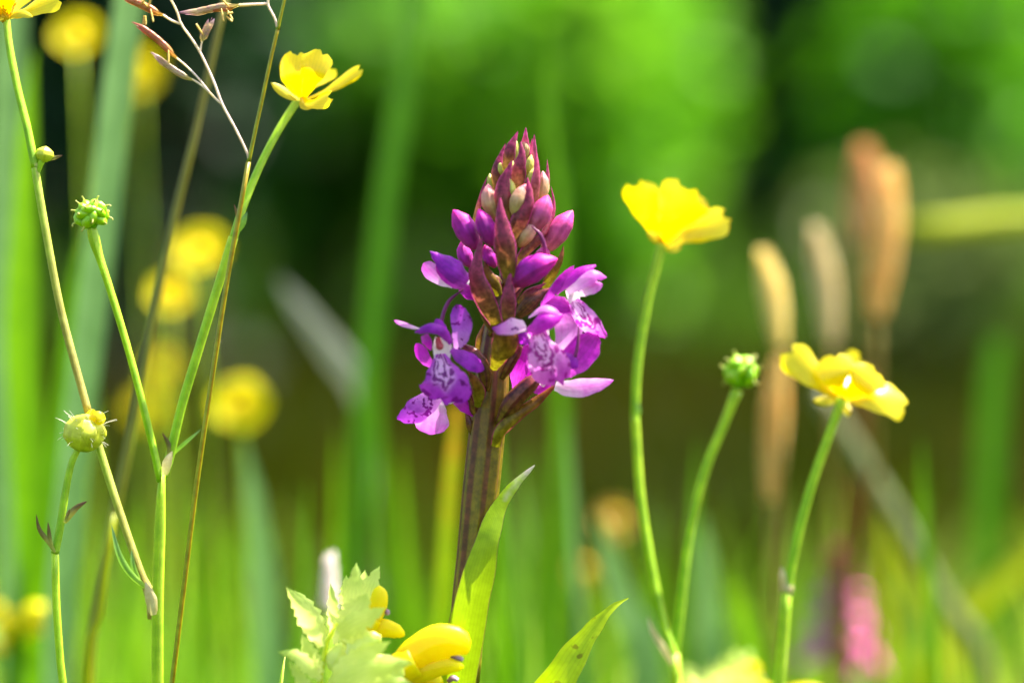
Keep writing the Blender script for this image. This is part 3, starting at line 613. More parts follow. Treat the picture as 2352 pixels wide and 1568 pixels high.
# flower turned away under it
f = flower([(560, 1160, -3), (500, 1180, -3.4), (430, 1190, -3)], 120)
pt(f, 'lip', 'sepal_spot', [(420, 1165, -4.6), (300, 1240, -5), (190, 1310, -4.8), (98, 1342, -4)], 200, N=(-.3, -1, .1), cup=.4, shape=[(0, .5), (.3, .9), (.6, 1), (.85, .6), (1, .1)])
pt(f, 'sepal', 'sepal_pale', [(400, 1170, -3), (375, 1290, -3.2), (345, 1465, -2.6)], 275, N=(.1, -1, -.2), cup=.35, shape=ROUND, wave=.03)
pt(f, 'sepal', 'sepal', [(520, 1180, -2), (610, 1235, -2), (695, 1312, -1.6)], 130, N=(.2, -1, .2), cup=.5, shape=[(0, .6), (.5, 1), (1, .5)])
# half open flower above it
f = flower([(640, 330, -3), (600, 320, -4), (560, 310, -4)], 110)
pt(f, 'hood', 'sepal_violet', [(640, 300, -5.6), (560, 240, -7.4), (460, 170, -7.2), (346, 84, -6)], 215, N=(-.2, -1, .45), cup=1.0, shape=[(0, .55), (.3, 1), (.6, .85), (.85, .4), (1, .03)])
pt(f, 'sepal', 'sepal', [(610, 360, -6.2), (540, 330, -6.8), (450, 250, -6.4), (392, 180, -6)], 130, N=(-.2, -1, -.3), cup=.7)
pt(f, 'sepal', 'sepal_pale', [(520, 350, -3.4), (400, 275, -3.2), (298, 172, -2.8)], 130, N=(-.1, -1, .2), cup=.2, shape=ROUND)
pt(f, 'petal', 'sepal', [(560, 330, -4.4), (630, 385, -4.4), (715, 432, -3.6)], 110, N=(.1, -1, .2), cup=.5)
# flower with the boldly marked lip (centre right)
f = flower([(1160, 650, -9), (1165, 700, -10), (1180, 770, -10.6)], 190)
pt(f, 'sepal', 'sepal_tip', [(1065, 632, -11), (985, 628, -12), (900, 650, -11.6), (818, 662, -10.4)], 178, N=(0, -.75, .7), cup=.6, shape=[(0, .7), (.4, 1), (.75, .75), (1, .15)])
pt(f, 'hood', 'sepal', [(1075, 680, -11), (1150, 625, -13), (1240, 580, -13), (1348, 560, -11)], 190, N=(.05, -.9, .55), cup=1.1, shape=[(0, .5), (.3, .95), (.6, 1), (.85, .7), (1, .15)])
pt(f, 'petal', 'sepal_pale', [(1090, 580, -10.4), (1190, 505, -11.6), (1290, 520, -11.4), (1342, 570, -10.4)], 110, N=(0, -.5, .9), cup=.7)
pt(f, 'sepal', 'sepal_violet', [(1110, 720, -9), (1060, 740, -9), (1025, 780, -8)], 110, N=(0, -1, .2), cup=.4)
pt(f, 'lip', 'lip_pale', [(1160, 665, -11), (1185, 790, -13), (1240, 920, -13.4), (1345, 1100, -12)], 330, N=(-.05, -1, .3), cup=.6, nu=22, nv=26, wave=.02, wf=2., ph=1., lobes=lobe3,
   shape=[(0, .34), (.2, .5), (.4, .76), (.6, .95), (.8, 1), (.93, .85), (1, .62)])
pt(f, 'sepal', 'sepal_pale', [(1330, 900, -7), (1370, 760, -7.4), (1390, 640, -7), (1360, 555, -6)], 230, N=(.2, -1, .1), cup=-.3, shape=ROUND)
pt(f, 'sepal', 'sepal', [(1360, 990, -8.4), (1440, 900, -9.2), (1520, 810, -8.6), (1605, 700, -7.4)], 235, N=(.15, -1, .25), cup=-.35, shape=[(0, .6), (.35, 1), (.65, 1), (.88, .6), (1, .12)], wave=.02)
pt(f, 'petal', 'sepal_violet', [(1360, 850, -9.8), (1400, 900, -10.2), (1460, 960, -9.6)], 110, N=(0, -1, .3), cup=.5)
tube('spur', 'spur', f, Z2, [(1440, 880, -10.4), (1462, 780, -10.6), (1470, 645, -10)], [(0, 30), (.6, 24), (1, 8)], nseg=8, n=12)
# flower under it with the pale outstretched sepal
f = flower([(1180, 1010, -3), (1200, 1050, -4), (1230, 1080, -4)], 110)
pt(f, 'sepal', 'sepal_pale', [(1290, 1095, -6), (1420, 1110, -7), (1570, 1090, -6.4), (1730, 1055, -5)], 165, N=(0, -.9, .5), cup=.5, shape=[(0, .5), (.2, .85), (.45, 1), (.7, .75), (.9, .4), (1, .05)])
pt(f, 'sepal', 'sepal', [(985, 1120, -2.4), (1010, 1000, -3), (1050, 890, -3), (1085, 785, -2.2)], 150, N=(-.2, -1, .1), cup=.3)
pt(f, 'petal', 'sepal', [(1100, 1120, -3), (1180, 1125, -3), (1260, 1085, -3)], 80, N=(0, -1, .3), cup=.3)
pt(f, 'petal', 'sepal', [(1090, 900, -3.4), (1130, 1000, -3.6), (1180, 1060, -3)], 130, N=(0, -1, .1), cup=.3)
# flower at the upper right, its lip hanging outward
f = flower([(1400, 370, -6), (1425, 420, -6.6), (1440, 480, -6.6)], 110)
pt(f, 'sepal', 'sepal', [(1180, 490, -5.6), (1260, 390, -7), (1350, 280, -7), (1432, 192, -6)], 92, N=(-.3, -.9, .5), cup=.6)
pt(f, 'hood', 'sepal', [(1290, 395, -6), (1370, 300, -7.4), (1480, 220, -7.4), (1596, 186, -6.4)], 135, N=(.1, -.6, .9), cup=.9, shape=[(0, .5), (.3, .95), (.6, 1), (.85, .7), (1, .2)])
pt(f, 'petal', 'sepal_pale', [(1375, 385, -7.4), (1470, 310, -8.6), (1580, 250, -8.2), (1678, 280, -7)], 150, N=(.1, -.8, .7), cup=.8, shape=[(0, .5), (.3, .9), (.65, 1), (.88, .6), (1, .1)])
pt(f, 'petal', 'sepal_pale', [(1465, 415, -7), (1540, 365, -7.8), (1648, 330, -7)], 110, N=(.1, -.9, .4), cup=.5)
pt(f, 'sepal', 'sepal', [(1180, 480, -4.6), (1280, 480, -5.4), (1370, 500, -5.4), (1430, 480, -5)], 150, N=(0, -1, .2), cup=.4, shape=[(0, .3), (.4, .9), (.75, 1), (1, .4)])
pt(f, 'lip', 'lip_pale', [(1425, 460, -7.2), (1490, 560, -8.6), (1560, 640, -8.4), (1680, 735, -7)], 175, N=(-.35, -1, .1), cup=.6, nu=14, nv=22, lobes=lambda u: .95+.05*math.cos(u*3*math.pi),
   shape=[(0, .55), (.25, .85), (.5, 1), (.75, .9), (.92, .5), (1, .2)])

# ------------------------------------------------------------------ buttercups
def stem(parent, ps, w, dy, mat='bstem', ground=False, name='stem', nn=30): return tube(name, mat, parent, Z0, ps, w, dy, ground=ground, nseg=12, n=nn, ridges=(4, .06))
def bflower(parent, c, petals, sepals, dy, rec=24, stam=True):
    """c: centre; petals: (points from base to tip, width, N, cup)"""
    f = bud('flower', 'bstamen', parent, Z0, [(c[0], c[1]+rec*.5), (c[0], c[1]), (c[0], c[1]-rec*.7)], rec, dy, ridges=None, flat=1.0)
    for ps, w, N, cup in petals: ribbon('petal', 'bpetal', f, Z0, ps, w, dy, N=N, cup=cup, nu=12, nv=14, shape=FAN, wave=.03, wf=1.6, ph=ps[-1][0], lobes=lambda u, k=ps[-1][0]: .95+.035*math.cos(u*4+k)+.015*math.sin(u*9+k))
    for ps, w, N, cup in sepals: ribbon('sepal', 'bsepal', f, Z0, ps, w, dy, N=N, cup=cup, nu=6, nv=10, shape=PET)
    if stam:
        cw = at(c[0], c[1], dy); parts = []
        for i in range(26):
            a = i*2.4; r = .0011*math.sqrt(i/26+.1); d = Vector((math.cos(a)*r, math.sin(a)*r, 0))
            parts.append(tube_data([cw+d, cw+d*1.6+Vector((0, 0, .0022)), cw+d*2.1+Vector((0, 0, .0034))], [(0, .00012), (.7, .00014), (.85, .00034), (1, .0001)], nseg=5, n=6))
        v, fc, u = merge(parts); mesh_obj('stamens', v, fc, 'bstamen', f, u)
    return f
def leaflet(parent, ps, w, dy, mat='bleaflet', N=(0, -1, .2)): ribbon('leaflet', mat, parent, Z0, ps, w, dy, N=N, cup=.8, nu=4, nv=10, shape=SPEAR)
_ach = None
def achene_meshes():
    global _ach
    if _ach: return _ach
    body = [(0, 0, 0), (0, 0, .25), (.05, 0, .62), (.12, 0, .95)]
    v, f, u = tube_data([Vector(p) for p in body], [(0, .2), (.25, .56), (.5, .64), (.78, .46), (.92, .18), (1, .04)], nseg=12, n=10, flat=.6, flat_n=(0, 1, 0))
    a = mesh_obj('achene', v, f, 'achene', None, u)
    v, f, u = tube_data([Vector(p) for p in ((.10, 0, .9), (.12, 0, 1.05), (.2, 0, 1.16), (.3, 0, 1.15))], [(0, .08), (.5, .045), (1, .06)], nseg=6, n=6)
    b = mesh_obj('beak', v, f, 'beak', None, u)
    _ach = (a.data, b.data); bpy.data.objects.remove(a); bpy.data.objects.remove(b); return _ach
def seed_head(parent, c, r, dy, n=21, axis=(0, 0, 1)):
    """round green cluster of hooked achenes; r in photo pixels"""
    cw = at(c[0], c[1], dy); s = r*PXM*(dy+DIST)/DIST
    v, f, u = tube_data([cw-Vector(axis)*s*.75, cw, cw+Vector(axis)*s*.55], [(0, s*.22), (.5, s*.5), (1, s*.15)], nseg=10, n=8)
    root = mesh_obj('seed_head', v, f, 'achene', parent, u)
    am, bm_ = achene_meshes(); off = world_loc(root); q0 = Vector((0, 0, 1)).rotation_difference(Vector(axis))
    for i in range(n):
        z = 1-1.62*(i+.5)/n; ph = i*2.39996+.4; rr = math.sqrt(max(0, 1-z*z)); d = q0 @ Vector((rr*math.cos(ph), rr*math.sin(ph), z))
        o = bpy.data.objects.new('achene', am); link(o, root)
        q = d.to_track_quat('Z', 'Y') @ Quaternion((0, 0, 1), random.uniform(0, 6.28))
        k = s*random.uniform(.70, .80)
        o.location = cw+d*s*.22-off; o.rotation_mode = 'QUATERNION'; o.rotation_quaternion = q; o.scale = (k, k, k)
        b = bpy.data.objects.new('beak', bm_); link(b, root); b.location = o.location; b.rotation_mode = 'QUATERNION'; b.rotation_quaternion = q; b.scale = (k, k, k)
    return root

# plant with a seed head and two flowers (left)
b0 = at(363, 1700, .002)
pA = thing('buttercup_plant', 'branching buttercup with a green seed head between two yellow flowers', 'buttercup', (b0.x, b0.y, 0))
stem(pA, [(362, 1700), (362, 1568), (362, 1400), (366, 1250), (371, 1110), (373, 1072)], [(0, 30), (.8, 26), (.94, 25), (1, 12)], .002, ground=True)
stem(pA, [(369, 1105), (350, 1020), (318, 890), (285, 770), (248, 650), (225, 580), (211, 528), (209, 505)], [(0, 17), (.5, 16), (.84, 17), (.93, 25), (1, 18)], .002, name='branch')
seed_head(pA, (210, 494), 44, .002)
stem(pA, [(370, 1100), (388, 1055), (418, 930), (460, 790), (500, 660), (536, 545)], [(0, 22), (.12, 20), (.8, 20), (1, 22)], .004, name='branch')
stem(pA, [(536, 548), (560, 470, 2), (600, 375, 5), (645, 290, 8), (690, 222, 11)], [(0, 19), (.6, 17), (1, 18)], .004, name='branch')
leaflet(pA, [(545, 530), (548, 505), (537, 468)], 12, .003); leaflet(pA, [(540, 535), (555, 515), (568, 485)], 18, .003, 'bleaf_green')
leaflet(pA, [(385, 1060), (388, 1025), (372, 992)], 14, .003); leaflet(pA, [(392, 1050), (410, 1030), (462, 985)], 10, .006, 'bleaf_green')
ribbon('sheath', 'sheath', pA, Z0, [(378, 1090), (384, 1060), (396, 1035)], 26, .001, cup=.9, shape=SPEAR)
bflower(pA, (692, 215), [
   ([(688, 225, -2), (676, 172, -4), (682, 118, -3)], 66, (-.1, -1, .2), .4), ([(698, 225, -2), (718, 170, -5), (736, 112, -4)], 74, (.1, -1, .2), .4), ([(680, 222, 0), (656, 178, 0), (656, 128, 1)], 46, (-.7, -1, .2), .6),
   ([(704, 228, 0), (758, 204, 1), (832, 153, 3)], 36, (.3, -1, .8), .8), ([(694, 222, -3), (718, 232, -7), (762, 215, -9)], 60, (.1, -.8, .7), .6), ([(690, 218, 3), (730, 180, 6), (762, 150, 8)], 60, (0, -1, .3), -.4)],
   [([(692, 226, -2), (704, 240, -5), (716, 250, -6)], 32, (0, -1, .4), .5), ([(690, 228, -1), (664, 218, -3), (622, 190, -4)], 26, (0, -1, .6), .5), ([(700, 230, -2), (735, 240, -6), (765, 228, -7)], 26, (0, -1, .6), .5)], .014, 22, False)
stem(pA, [(352, 1420), (346, 1370), (318, 1300), (270, 1160), (235, 1050), (203, 945)], [(0, 26), (.12, 24), (.2, 17), (1, 17)], .004, 'bstem_brown', name='branch')
stem(pA, [(203, 947), (165, 810), (135, 690), (105, 530), (86, 420), (80, 375)], 17, .004, 'bstem_brown', name='branch')
stem(pA, [(81, 385), (62, 290, 1), (42, 210, 2), (22, 110, 3), (14, 38, 4)], [(0, 18), (1, 16)], .004, name='branch')
stem(pA, [(84, 400), (92, 378), (100, 362)], [(0, 12), (1, 16)], .004, name='branch', nn=8)
bud('flower_bud', 'budskin', pA, Z0, [(100, 372), (103, 352), (106, 336)], 40, .004, ridges=(4, .12)); leaflet(pA, [(110, 368), (125, 362), (144, 357)], 10, .004)
ribbon('sheath', 'sheath', pA, Z0, [(352, 1412), (346, 1375), (334, 1335)], 32, .0, cup=.9, shape=SPEAR)
leaflet(pA, [(336, 1350), (298, 1315), (272, 1270), (256, 1205)], 18, .001, 'bleaf_green'); leaflet(pA, [(320, 1330), (306, 1300), (302, 1262)], 13, .002, 'bleaf_green')
bflower(pA, (12, 42), [
   ([(14, 40), (60, 24, -2), (145, -12, -3)], 64, (.1, -.8, .6), .5), ([(12, 40), (10, 0, -3), (20, -60, -3)], 80, (0, -1, .2), -.4), ([(8, 40), (-30, 10, 0), (-80, -20, 0)], 76, (0, -1, .4), -.3),
   ([(12, 38, 3), (50, -10, 8), (70, -60, 10)], 80, (0, -1, .3), -.4), ([(8, 38, 3), (-20, -10, 8), (-40, -60, 10)], 80, (0, -1, .3), -.4)],
   [([(18, 42), (45, 30, -3), (76, 40, -4)], 22, (0, -1, .5), .5), ([(6, 44), (-5, 40, -3), (-40, 44, -4)], 22, (0, -1, .5), .5)], .008, 26)
# hairy bud (lower left)
b0 = at(142, 1700, .0)
pC = thing('buttercup_plant', 'short buttercup stem with one hairy unopened bud and brown leaflets', 'buttercup', (b0.x, b0.y, 0))
stem(pC, [(150, 1700), (142, 1568), (130, 1400), (126, 1262)], [(0, 19), (1, 17)], .0, ground=True); stem(pC, [(126, 1270), (138, 1210), (152, 1120), (164, 1065), (180, 1028)], [(0, 18), (.4, 17), (1, 14)], .0, name='branch')
hb = bud('flower_bud', 'budskin', pC, Z0, [(188, 1036), (194, 996), (200, 950)], 92, 0, ridges=(5, .05), flat=1.0, shape=[(0, .3), (.12, .72), (.35, 1), (.65, .98), (.85, .75), (.96, .4), (1, .05)])
for i in range(4):
    a = i*1.571; ribbon('sepal', 'budskin', hb, Z0, [(188+6*math.cos(a), 1036, 1.2*math.sin(a)-.4), (194+50*math.cos(a), 1000, 4.2*math.sin(a)), (199+22*math.cos(a), 956, 2*math.sin(a))], 58, N=(math.cos(a), -abs(math.sin(a))-.1 if i != 1 else 1, .1), cup=.8)
ribbon('petal', 'bpetal', hb, Z0, [(205, 975, -2), (222, 955, -2.4), (238, 972, -2)], 34, N=(.3, -1, .4), cup=.6, shape=ROUND); ribbon('petal', 'bpetal', hb, Z0, [(200, 970, 1), (208, 955, 1), (222, 948, 1)], 30, N=(.3, -1, .4), cup=.6, shape=ROUND)
parts = []
for i in range(46):
    a = random.uniform(0, 6.28); e = random.uniform(-.6, .9); d = Vector((math.cos(a)*math.cos(e), math.sin(a)*math.cos(e), math.sin(e))); c0 = at(194, 995, 0)
    p0 = c0+d*.0034; l = random.uniform(.0012, .0034); p2 = p0+d*l+Vector((random.uniform(-1, 1), random.uniform(-1, 1), random.uniform(-1, .6)))*.0009
    parts.append(tube_data([p0, p0.lerp(p2, .5)+Vector((0, 0, .0002)), p2], .00003, nseg=4, n=5))
v, fc, u = merge(parts); mesh_obj('hairs', v, fc, 'hair', hb, u)['kind'] = 'stuff'
for ps, w in ([(126, 1268), (112, 1245), (90, 1215), (83, 1180)], 13), ([(120, 1255), (114, 1235), (110, 1198)], 11), ([(148, 1200), (158, 1185), (175, 1165), (201, 1150)], 17), ([(150, 1195), (156, 1180), (160, 1168)], 10): leaflet(pC, ps, w, -.001)
# plant right of the orchid: cupped flower and seed head
b0 = at(1552, 1700, .034)
pD = thing('buttercup_plant', 'forked buttercup with a cupped yellow flower and a lower seed head', 'buttercup', (b0.x, b0.y, 0))
stem(pD, [(1560, 1700), (1555, 1600), (1548, 1500)], 26, .034, ground=True)
stem(pD, [(1549, 1510), (1520, 1420), (1490, 1270), (1470, 1130), (1458, 950)], [(0, 22), (1, 19)], .034, name='branch'); stem(pD, [(1458, 955), (1464, 840), (1485, 700), (1505, 620), (1520, 560)], [(0, 19), (1, 20)], .034, name='branch')
stem(pD, [(1549, 1510), (1562, 1400), (1582, 1230), (1620, 1080), (1660, 980), (1694, 895)], [(0, 20), (.9, 20), (1, 26)], .036, name='branch')
seed_head(pD, (1702, 856), 46, .036, n=15, axis=Vector((.25, 0, 1)).normalized())
leaflet(pD, [(1545, 1525), (1525, 1490), (1500, 1450), (1488, 1415)], 18, .032, 'sheath'); leaflet(pD, [(1456, 960), (1466, 945), (1466, 925)], 16, .033, 'bleaf_green')
bflower(pD, (1521, 545), [
   ([(1516, 552), (1486, 490, -2), (1462, 416, -2)], 84, (-.3, -1, .2), .3), ([(1522, 556, -1), (1548, 500, -5), (1588, 428, -6)], 128, (.05, -1, .3), .4), ([(1528, 560, -1), (1590, 534, -4), (1676, 496, -3)], 80, (.15, -.9, .5), .5),
   ([(1518, 545, 3), (1506, 490, 8), (1520, 430, 10)], 90, (0, -1, .2), -.4), ([(1524, 545, 3), (1570, 500, 8), (1630, 480, 10)], 90, (0, -1, .5), -.3)],
   [([(1518, 556), (1503, 546, -3), (1486, 534, -4)], 20, (0, -1, .3), .4), ([(1526, 560), (1545, 568, -4), (1566, 568, -6)], 26, (0, -1, .3), .4)], .036, 30, False)
# flat flower further right
b0 = at(1790, 1700, .030)
pE = thing('buttercup_plant', 'single buttercup with a flat wide open yellow flower and jointed stem', 'buttercup', (b0.x, b0.y, 0))
stem(pE, [(1775, 1720), (1788, 1590), (1806, 1350)], [(0, 26), (1, 26)], .03, ground=True); stem(pE, [(1806, 1360), (1830, 1240), (1862, 1120), (1900, 1010), (1936, 915)], [(0, 26), (.1, 21), (.9, 20), (1, 24)], .03, name='branch')
ribbon('sheath', 'sheath', pE, Z0, [(1800, 1360), (1800, 1335), (1795, 1300)], 22, .029, cup=.8, shape=SPEAR); bud('node', 'sheath', pE, Z0, [(1808, 1372), (1806, 1348), (1804, 1326)], 34, .03, ridges=None)
bflower(pE, (1938, 905), [
   ([(1932, 912), (1880, 872, -3), (1806, 800, -1)], 84, (-.2, -.9, .5), .45), ([(1936, 908, -2), (1926, 866, -6), (1905, 812, -4)], 96, (0, -1, .4), .3),
   ([(1942, 912, -2), (1974, 878, -6), (2005, 838, -4)], 108, (0, -1, .4), .4), ([(1940, 914, -1), (2005, 912, -5), (2086, 920, -2)], 104, (.1, -.9, .6), .5), ([(1940, 900, 3), (1960, 855, 8), (1990, 830, 9)], 90, (0, -1, .5), -.3)],
   [([(1930, 915), (1900, 920, -2), (1868, 920, -3)], 24, (0, -1, .3), .4), ([(1940, 918), (1945, 940, -3), (1948, 958, -4)], 22, (0, -1, .3), .4)], .032, 30, False)
# ------------------------------------------------------------------ flowering grass with its panicle
b0 = at(380, 1700, 0)
gr = thing('flowering_grass', 'thin flowering grass stalk with reddish spikelets on slender pale branches', 'grass', (b0.x, b0.y, 0))
tube('stalk', 'culm', gr, Z0, [(382, 1700), (396, 1568), (425, 1330), (452, 1110), (490, 850), (520, 655), (548, 500), (571, 372)], [(0, 15), (.6, 12), (1, 11)], -.002, ground=True, nseg=10, n=40, ridges=(5, .08))
tube('stalk', 'culm', gr, Z3, [(1010, 1270), (1055, 1050), (1110, 800), (1185, 450), (1238, 225)], [(0, 34), (.04, 30), (1, 27)], -.002, nseg=10, n=24, ridges=(5, .08))
tube('stalk', 'culm', gr, Z3, [(1237, 235), (1262, 120), (1290, 0), (1330, -180), (1360, -400)], [(0, 32), (.06, 26), (1, 14)], -.002, nseg=10, n=20, ridges=(5, .08))
def gb(ps, w): tube('branch', 'gbranch', gr, Z3, ps, w, -.002, nseg=8, n=24)
gb([(1012, 1275), (995, 1195), (900, 1000), (800, 815), (735, 640), (630, 415), (550, 290), (478, 188), (440, 70), (395, 0), (360, -140)], [(0, 20), (.3, 21), (1, 17)])
gb([(800, 820), (750, 775), (700, 725)], 18); gb([(703, 728), (640, 670), (565, 622)], [(0, 16), (1, 15)]); gb([(704, 726), (610, 610), (520, 520), (442, 455)], 15)
gb([(480, 192), (400, 160), (335, 118)], 17); gb([(630, 412), (632, 380), (645, 322)], [(0, 12), (1, 12)]); gb([(1232, 215), (1215, 150), (1170, 62), (1160, 30), (1165, -40)], 19); gb([(1158, 32), (1060, 36), (930, 44)], [(0, 20), (1, 26)])
def spikelet(ps, w, mat, dyo=0, anthers=0, florets=7, blunt=False):
    """overlapping pointed glumes along the axis, each its own scale"""
    C = pts(Z3, ps, -.002+dyo); c = spline(C, 20); s = Z3[1]*PXM
    v, f, u = tube_data(C, [(0, 4*s), (1, 1*s)], nseg=5, n=10); root = mesh_obj('spikelet', v, f, mat, gr, u)
    T = (c[-1]-c[0]).normalized(); side = T.cross(Vector((0, -1, 0))).normalized(); L = (c[-1]-c[0]).length
    for i in range(florets):
        t0 = .0+.5*i/max(1, florets-1); t1 = min(1.0, t0+.52+.08*(i == florets-1)); sd = (1 if i % 2 else -1)
        j0, j1 = int(t0*20), min(20, int(t1*20)); m = c[(j0+j1)//2]
        V, F, UV = ribbon_data([c[j0], m+side*sd*w*s*.20+Vector((0, -.0003, 0)), c[j1]+side*sd*w*s*.10*(2.2 if blunt else 1)], w*s*.6, N=Vector((0, -1, 0))+side*sd*.6, cup=1.0, nu=6, nv=12, shape=[(0, .45), (.3, 1), (.6, .8), (.85, .35), (1, .03)])
        mesh_obj('glume', V, F, mat, root, UV)
    for i in range(anthers):
        p = c[random.randint(3, 9)]+Vector((0, -.0006, 0)); d = Vector((random.uniform(-.6, .6), -.2, random.choice([-1, -.8, .6]))).normalized()*.0026
        v, f, u = tube_data([p, p+d*.5, p+d], [(0, .00008), (.3, .00022), (1, .0002)], nseg=6, n=6); mesh_obj('anther', v, f, 'gpollen', root, u)
spikelet([(570, 628), (480, 585), (380, 520), (300, 460), (240, 414)], 78, 'glume_pale', florets=8)
spikelet([(448, 460), (380, 390), (300, 315), (200, 240), (88, 178)], 84, 'glume', florets=8, anthers=1)
spikelet([(338, 122), (250, 78), (150, 30), (60, -10), (-40, -60)], 96, 'glume', florets=8, anthers=4)
spikelet([(640, 330), (665, 260), (695, 200), (722, 138)], 96, 'glume_pale', florets=8, blunt=True, anthers=1)
spikelet([(940, 44), (820, 50), (700, 72), (580, 100), (460, 106)], 92, 'glume_pale', .004, florets=8); spikelet([(900, 50), (830, 70), (740, 70), (640, 90)], 80, 'glume', .004, anthers=3, florets=4)
for a, b in (((840, 110), (885, 100)), ((835, 130), (880, 170)), ((190, 125), (182, 192)), ((198, 125), (200, 198))):
    tube('anther', 'gpollen', gr, Z3, [a, ((a[0]+b[0])/2, (a[1]+b[1])/2), b], [(0, 14), (.5, 22), (1, 18)], -.001, nseg=6, n=6)

# ------------------------------------------------------------------ yellow rattle
b0 = at(735, 1720, -.012)
yr = thing('yellow_rattle_plant', 'pale green yellow rattle with toothed bracts and hooded yellow flowers', 'yellow rattle', (b0.x, b0.y, 0))
tube('stem', 'rstem', yr, Z4, [(550, 1700), (560, 1282), (575, 1050), (610, 880), (760, 640)], [(0, 84), (.7, 76), (1, 40)], -.012, ground=True, nseg=12, n=30, ridges=(4, .08))
def toothed(ps, w, dy, N=(0, -1, .3), cup=.5, nt=6, amp=.85, mat='rbract', parent=yr):
    """bract with sharp teeth along both edges"""
    C = pts(Z4, ps, dy); s = Z4[1]*PXM; nv = nt*4
    def sh(t):
        e = prof([(0, .35), (.25, .85), (.45, 1), (.7, .72), (.88, .36), (1, .02)], t); ph = (t*nt) % 1.0
        return e*(1-amp*.5*ph) if t < .97 else e
    V, F, UV = ribbon_data(C, w*s, N=N, cup=cup, nu=8, nv=nv, shape=sh)
    return mesh_obj('bract', V, F, mat, parent, UV)
toothed([(850, 700, -1), (870, 480, -2), (890, 300, -2), (906, 100, 0)], 250, -.012)
toothed([(950, 700, 1), (1000, 480, 0), (1060, 300, 0), (1134, 135, 2)], 270, -.010, N=(.3, -1, .2))
toothed([(900, 560, 2), (960, 380, 2), (990, 172, 2)], 200, -.008)
toothed([(830, 620, 1), (810, 420, 1), (806, 222, 2)], 180, -.009)
toothed([(800, 880, -3), (880, 640, -4), (960, 500, -4), (1010, 400, -3)], 420, -.014, nt=7)
toothed([(700, 900, 2), (680, 640, 1), (665, 470, 1), (650, 302, 2)], 170, -.010, N=(-.3, -1, .2))
toothed([(560, 930, -3), (430, 700, -4), (340, 520, -4), (218, 338, -3)], 230, -.012, N=(-.4, -1, .4), nt=7)
toothed([(600, 900, 0), (500, 680, 1), (400, 500, 1), (300, 372, 2)], 230, -.010, N=(-.2, -1, .4))
toothed([(700, 820, -2), (860, 700, -5), (1040, 620, -5), (1190, 540, -4)], 300, -.014, N=(.2, -1, .5))
toothed([(560, 1180, -3), (480, 1050, -4), (420, 930, -4), (370, 800, -3)], 200, -.012, N=(-.3, -1, .2))
toothed([(560, 1240, -5), (440, 1120, -7), (300, 1000, -7), (140, 975, -5)], 190, -.012, N=(-.1, -1, .7))
toothed([(520, 1400, -5), (400, 1290, -6), (300, 1150, -6), (235, 1060, -5)], 150, -.012)
toothed([(640, 1300, -4), (800, 1120, -7), (1000, 1000, -8), (1240, 870, -7)], 300, -.014, N=(.1, -1, .6))
toothed([(620, 1420, -6), (820, 1250, -9), (1120, 1120, -10), (1470, 1075, -9)], 330, -.014, N=(.1, -1, .5))
toothed([(700, 1500, -6), (950, 1380, -9), (1250, 1280, -10), (1480, 1300, -9)], 320, -.014, N=(.1, -1, .5))
def calyx(ps, w, dy): return bud('calyx', 'rcalyx', yr, Z4, ps, w, dy, ridges=(4, .06), flat=.5, shape=[(0, .3), (.25, .9), (.5, 1), (.8, .8), (1, .4)])
calyx([(760, 900, 0), (900, 760, 0), (1060, 640, 0)], 300, -.010); calyx([(820, 1000, -3), (980, 880, -4), (1150, 850, -4)], 220, -.012)
calyx([(700, 1330, -4), (1000, 1220, -6), (1360, 1120, -5)], 420, -.012); calyx([(650, 1150, 0), (720, 1000, 0), (780, 900, 0)], 190, -.012)
def rflower(tubepts, tw, upper, uw, lower, lw, style, dy):
    f = tube('flower', 'rpetal', yr, Z4, tubepts, [(0, tw*.6), (.5, tw), (1, tw)], dy, nseg=14, n=12)
    bud('upper_lip', 'rpetal', f, Z4, upper, uw, dy, ridges=None, flat=.6, shape=[(0, .7), (.3, .92), (.6, 1), (.82, .86), (.94, .55), (1, .12)])
    bud('lower_lip', 'rpetal', f, Z4, lower, lw, dy, ridges=None, flat=.45, shape=[(0, .7), (.4, 1), (.75, .8), (.93, .45), (1, .1)])
    tube('style', 'rstyle', f, Z4, style, [(0, 40), (.5, 66), (1, 44)], dy, nseg=8, n=8)
    return f
rflower([(960, 800), (1030, 720), (1080, 640)], 190, [(1030, 760), (1090, 600), (1130, 450), (1130, 325)], 190, [(1020, 790), (1160, 740), (1290, 770), (1378, 815)], 190, [(1190, 560), (1208, 590), (1215, 610)], -.010)
rflower([(1180, 1230), (1330, 1140), (1480, 1060)], 330, [(1300, 1150), (1500, 985), (1700, 880), (1880, 880), (2000, 985)], 365, [(1300, 1230), (1520, 1170), (1760, 1110), (1955, 1120)], 230, [(1830, 1015), (1890, 1025), (1950, 1055)], -.013)
rflower([(1200, 1400), (1380, 1330), (1500, 1300)], 220, [(1400, 1320), (1600, 1260), (1760, 1290)], 200, [(1400, 1420), (1600, 1400), (1760, 1420)], 180, [(1800, 1270), (1850, 1230), (1900, 1250)], -.010)
tube('leaf_stalk', 'bstem_brown', yr, Z4, [(150, 1700), (172, 1282), (205, 1020)], [(0, 62), (.93, 50), (1, 8)], -.004, ground=True, nseg=8, n=10)
# two more plants of the same kind, out of focus further back
for (px, py, y, lab) in ((1690, 1500, .10, 'blurred yellow rattle beside the jointed stem of the flat buttercup'), (-75, 1300, .13, 'blurred yellow rattle low behind the hairy bud')):
    c = copy_tree(yr); c['label'] = lab; tgt = at(px, py, y); top = at(820, 1310, -.012)
    c.location = Vector((tgt.x-(top.x-b0.x), tgt.y, 0)); c.scale = (1, 1, (tgt.z)/(top.z))

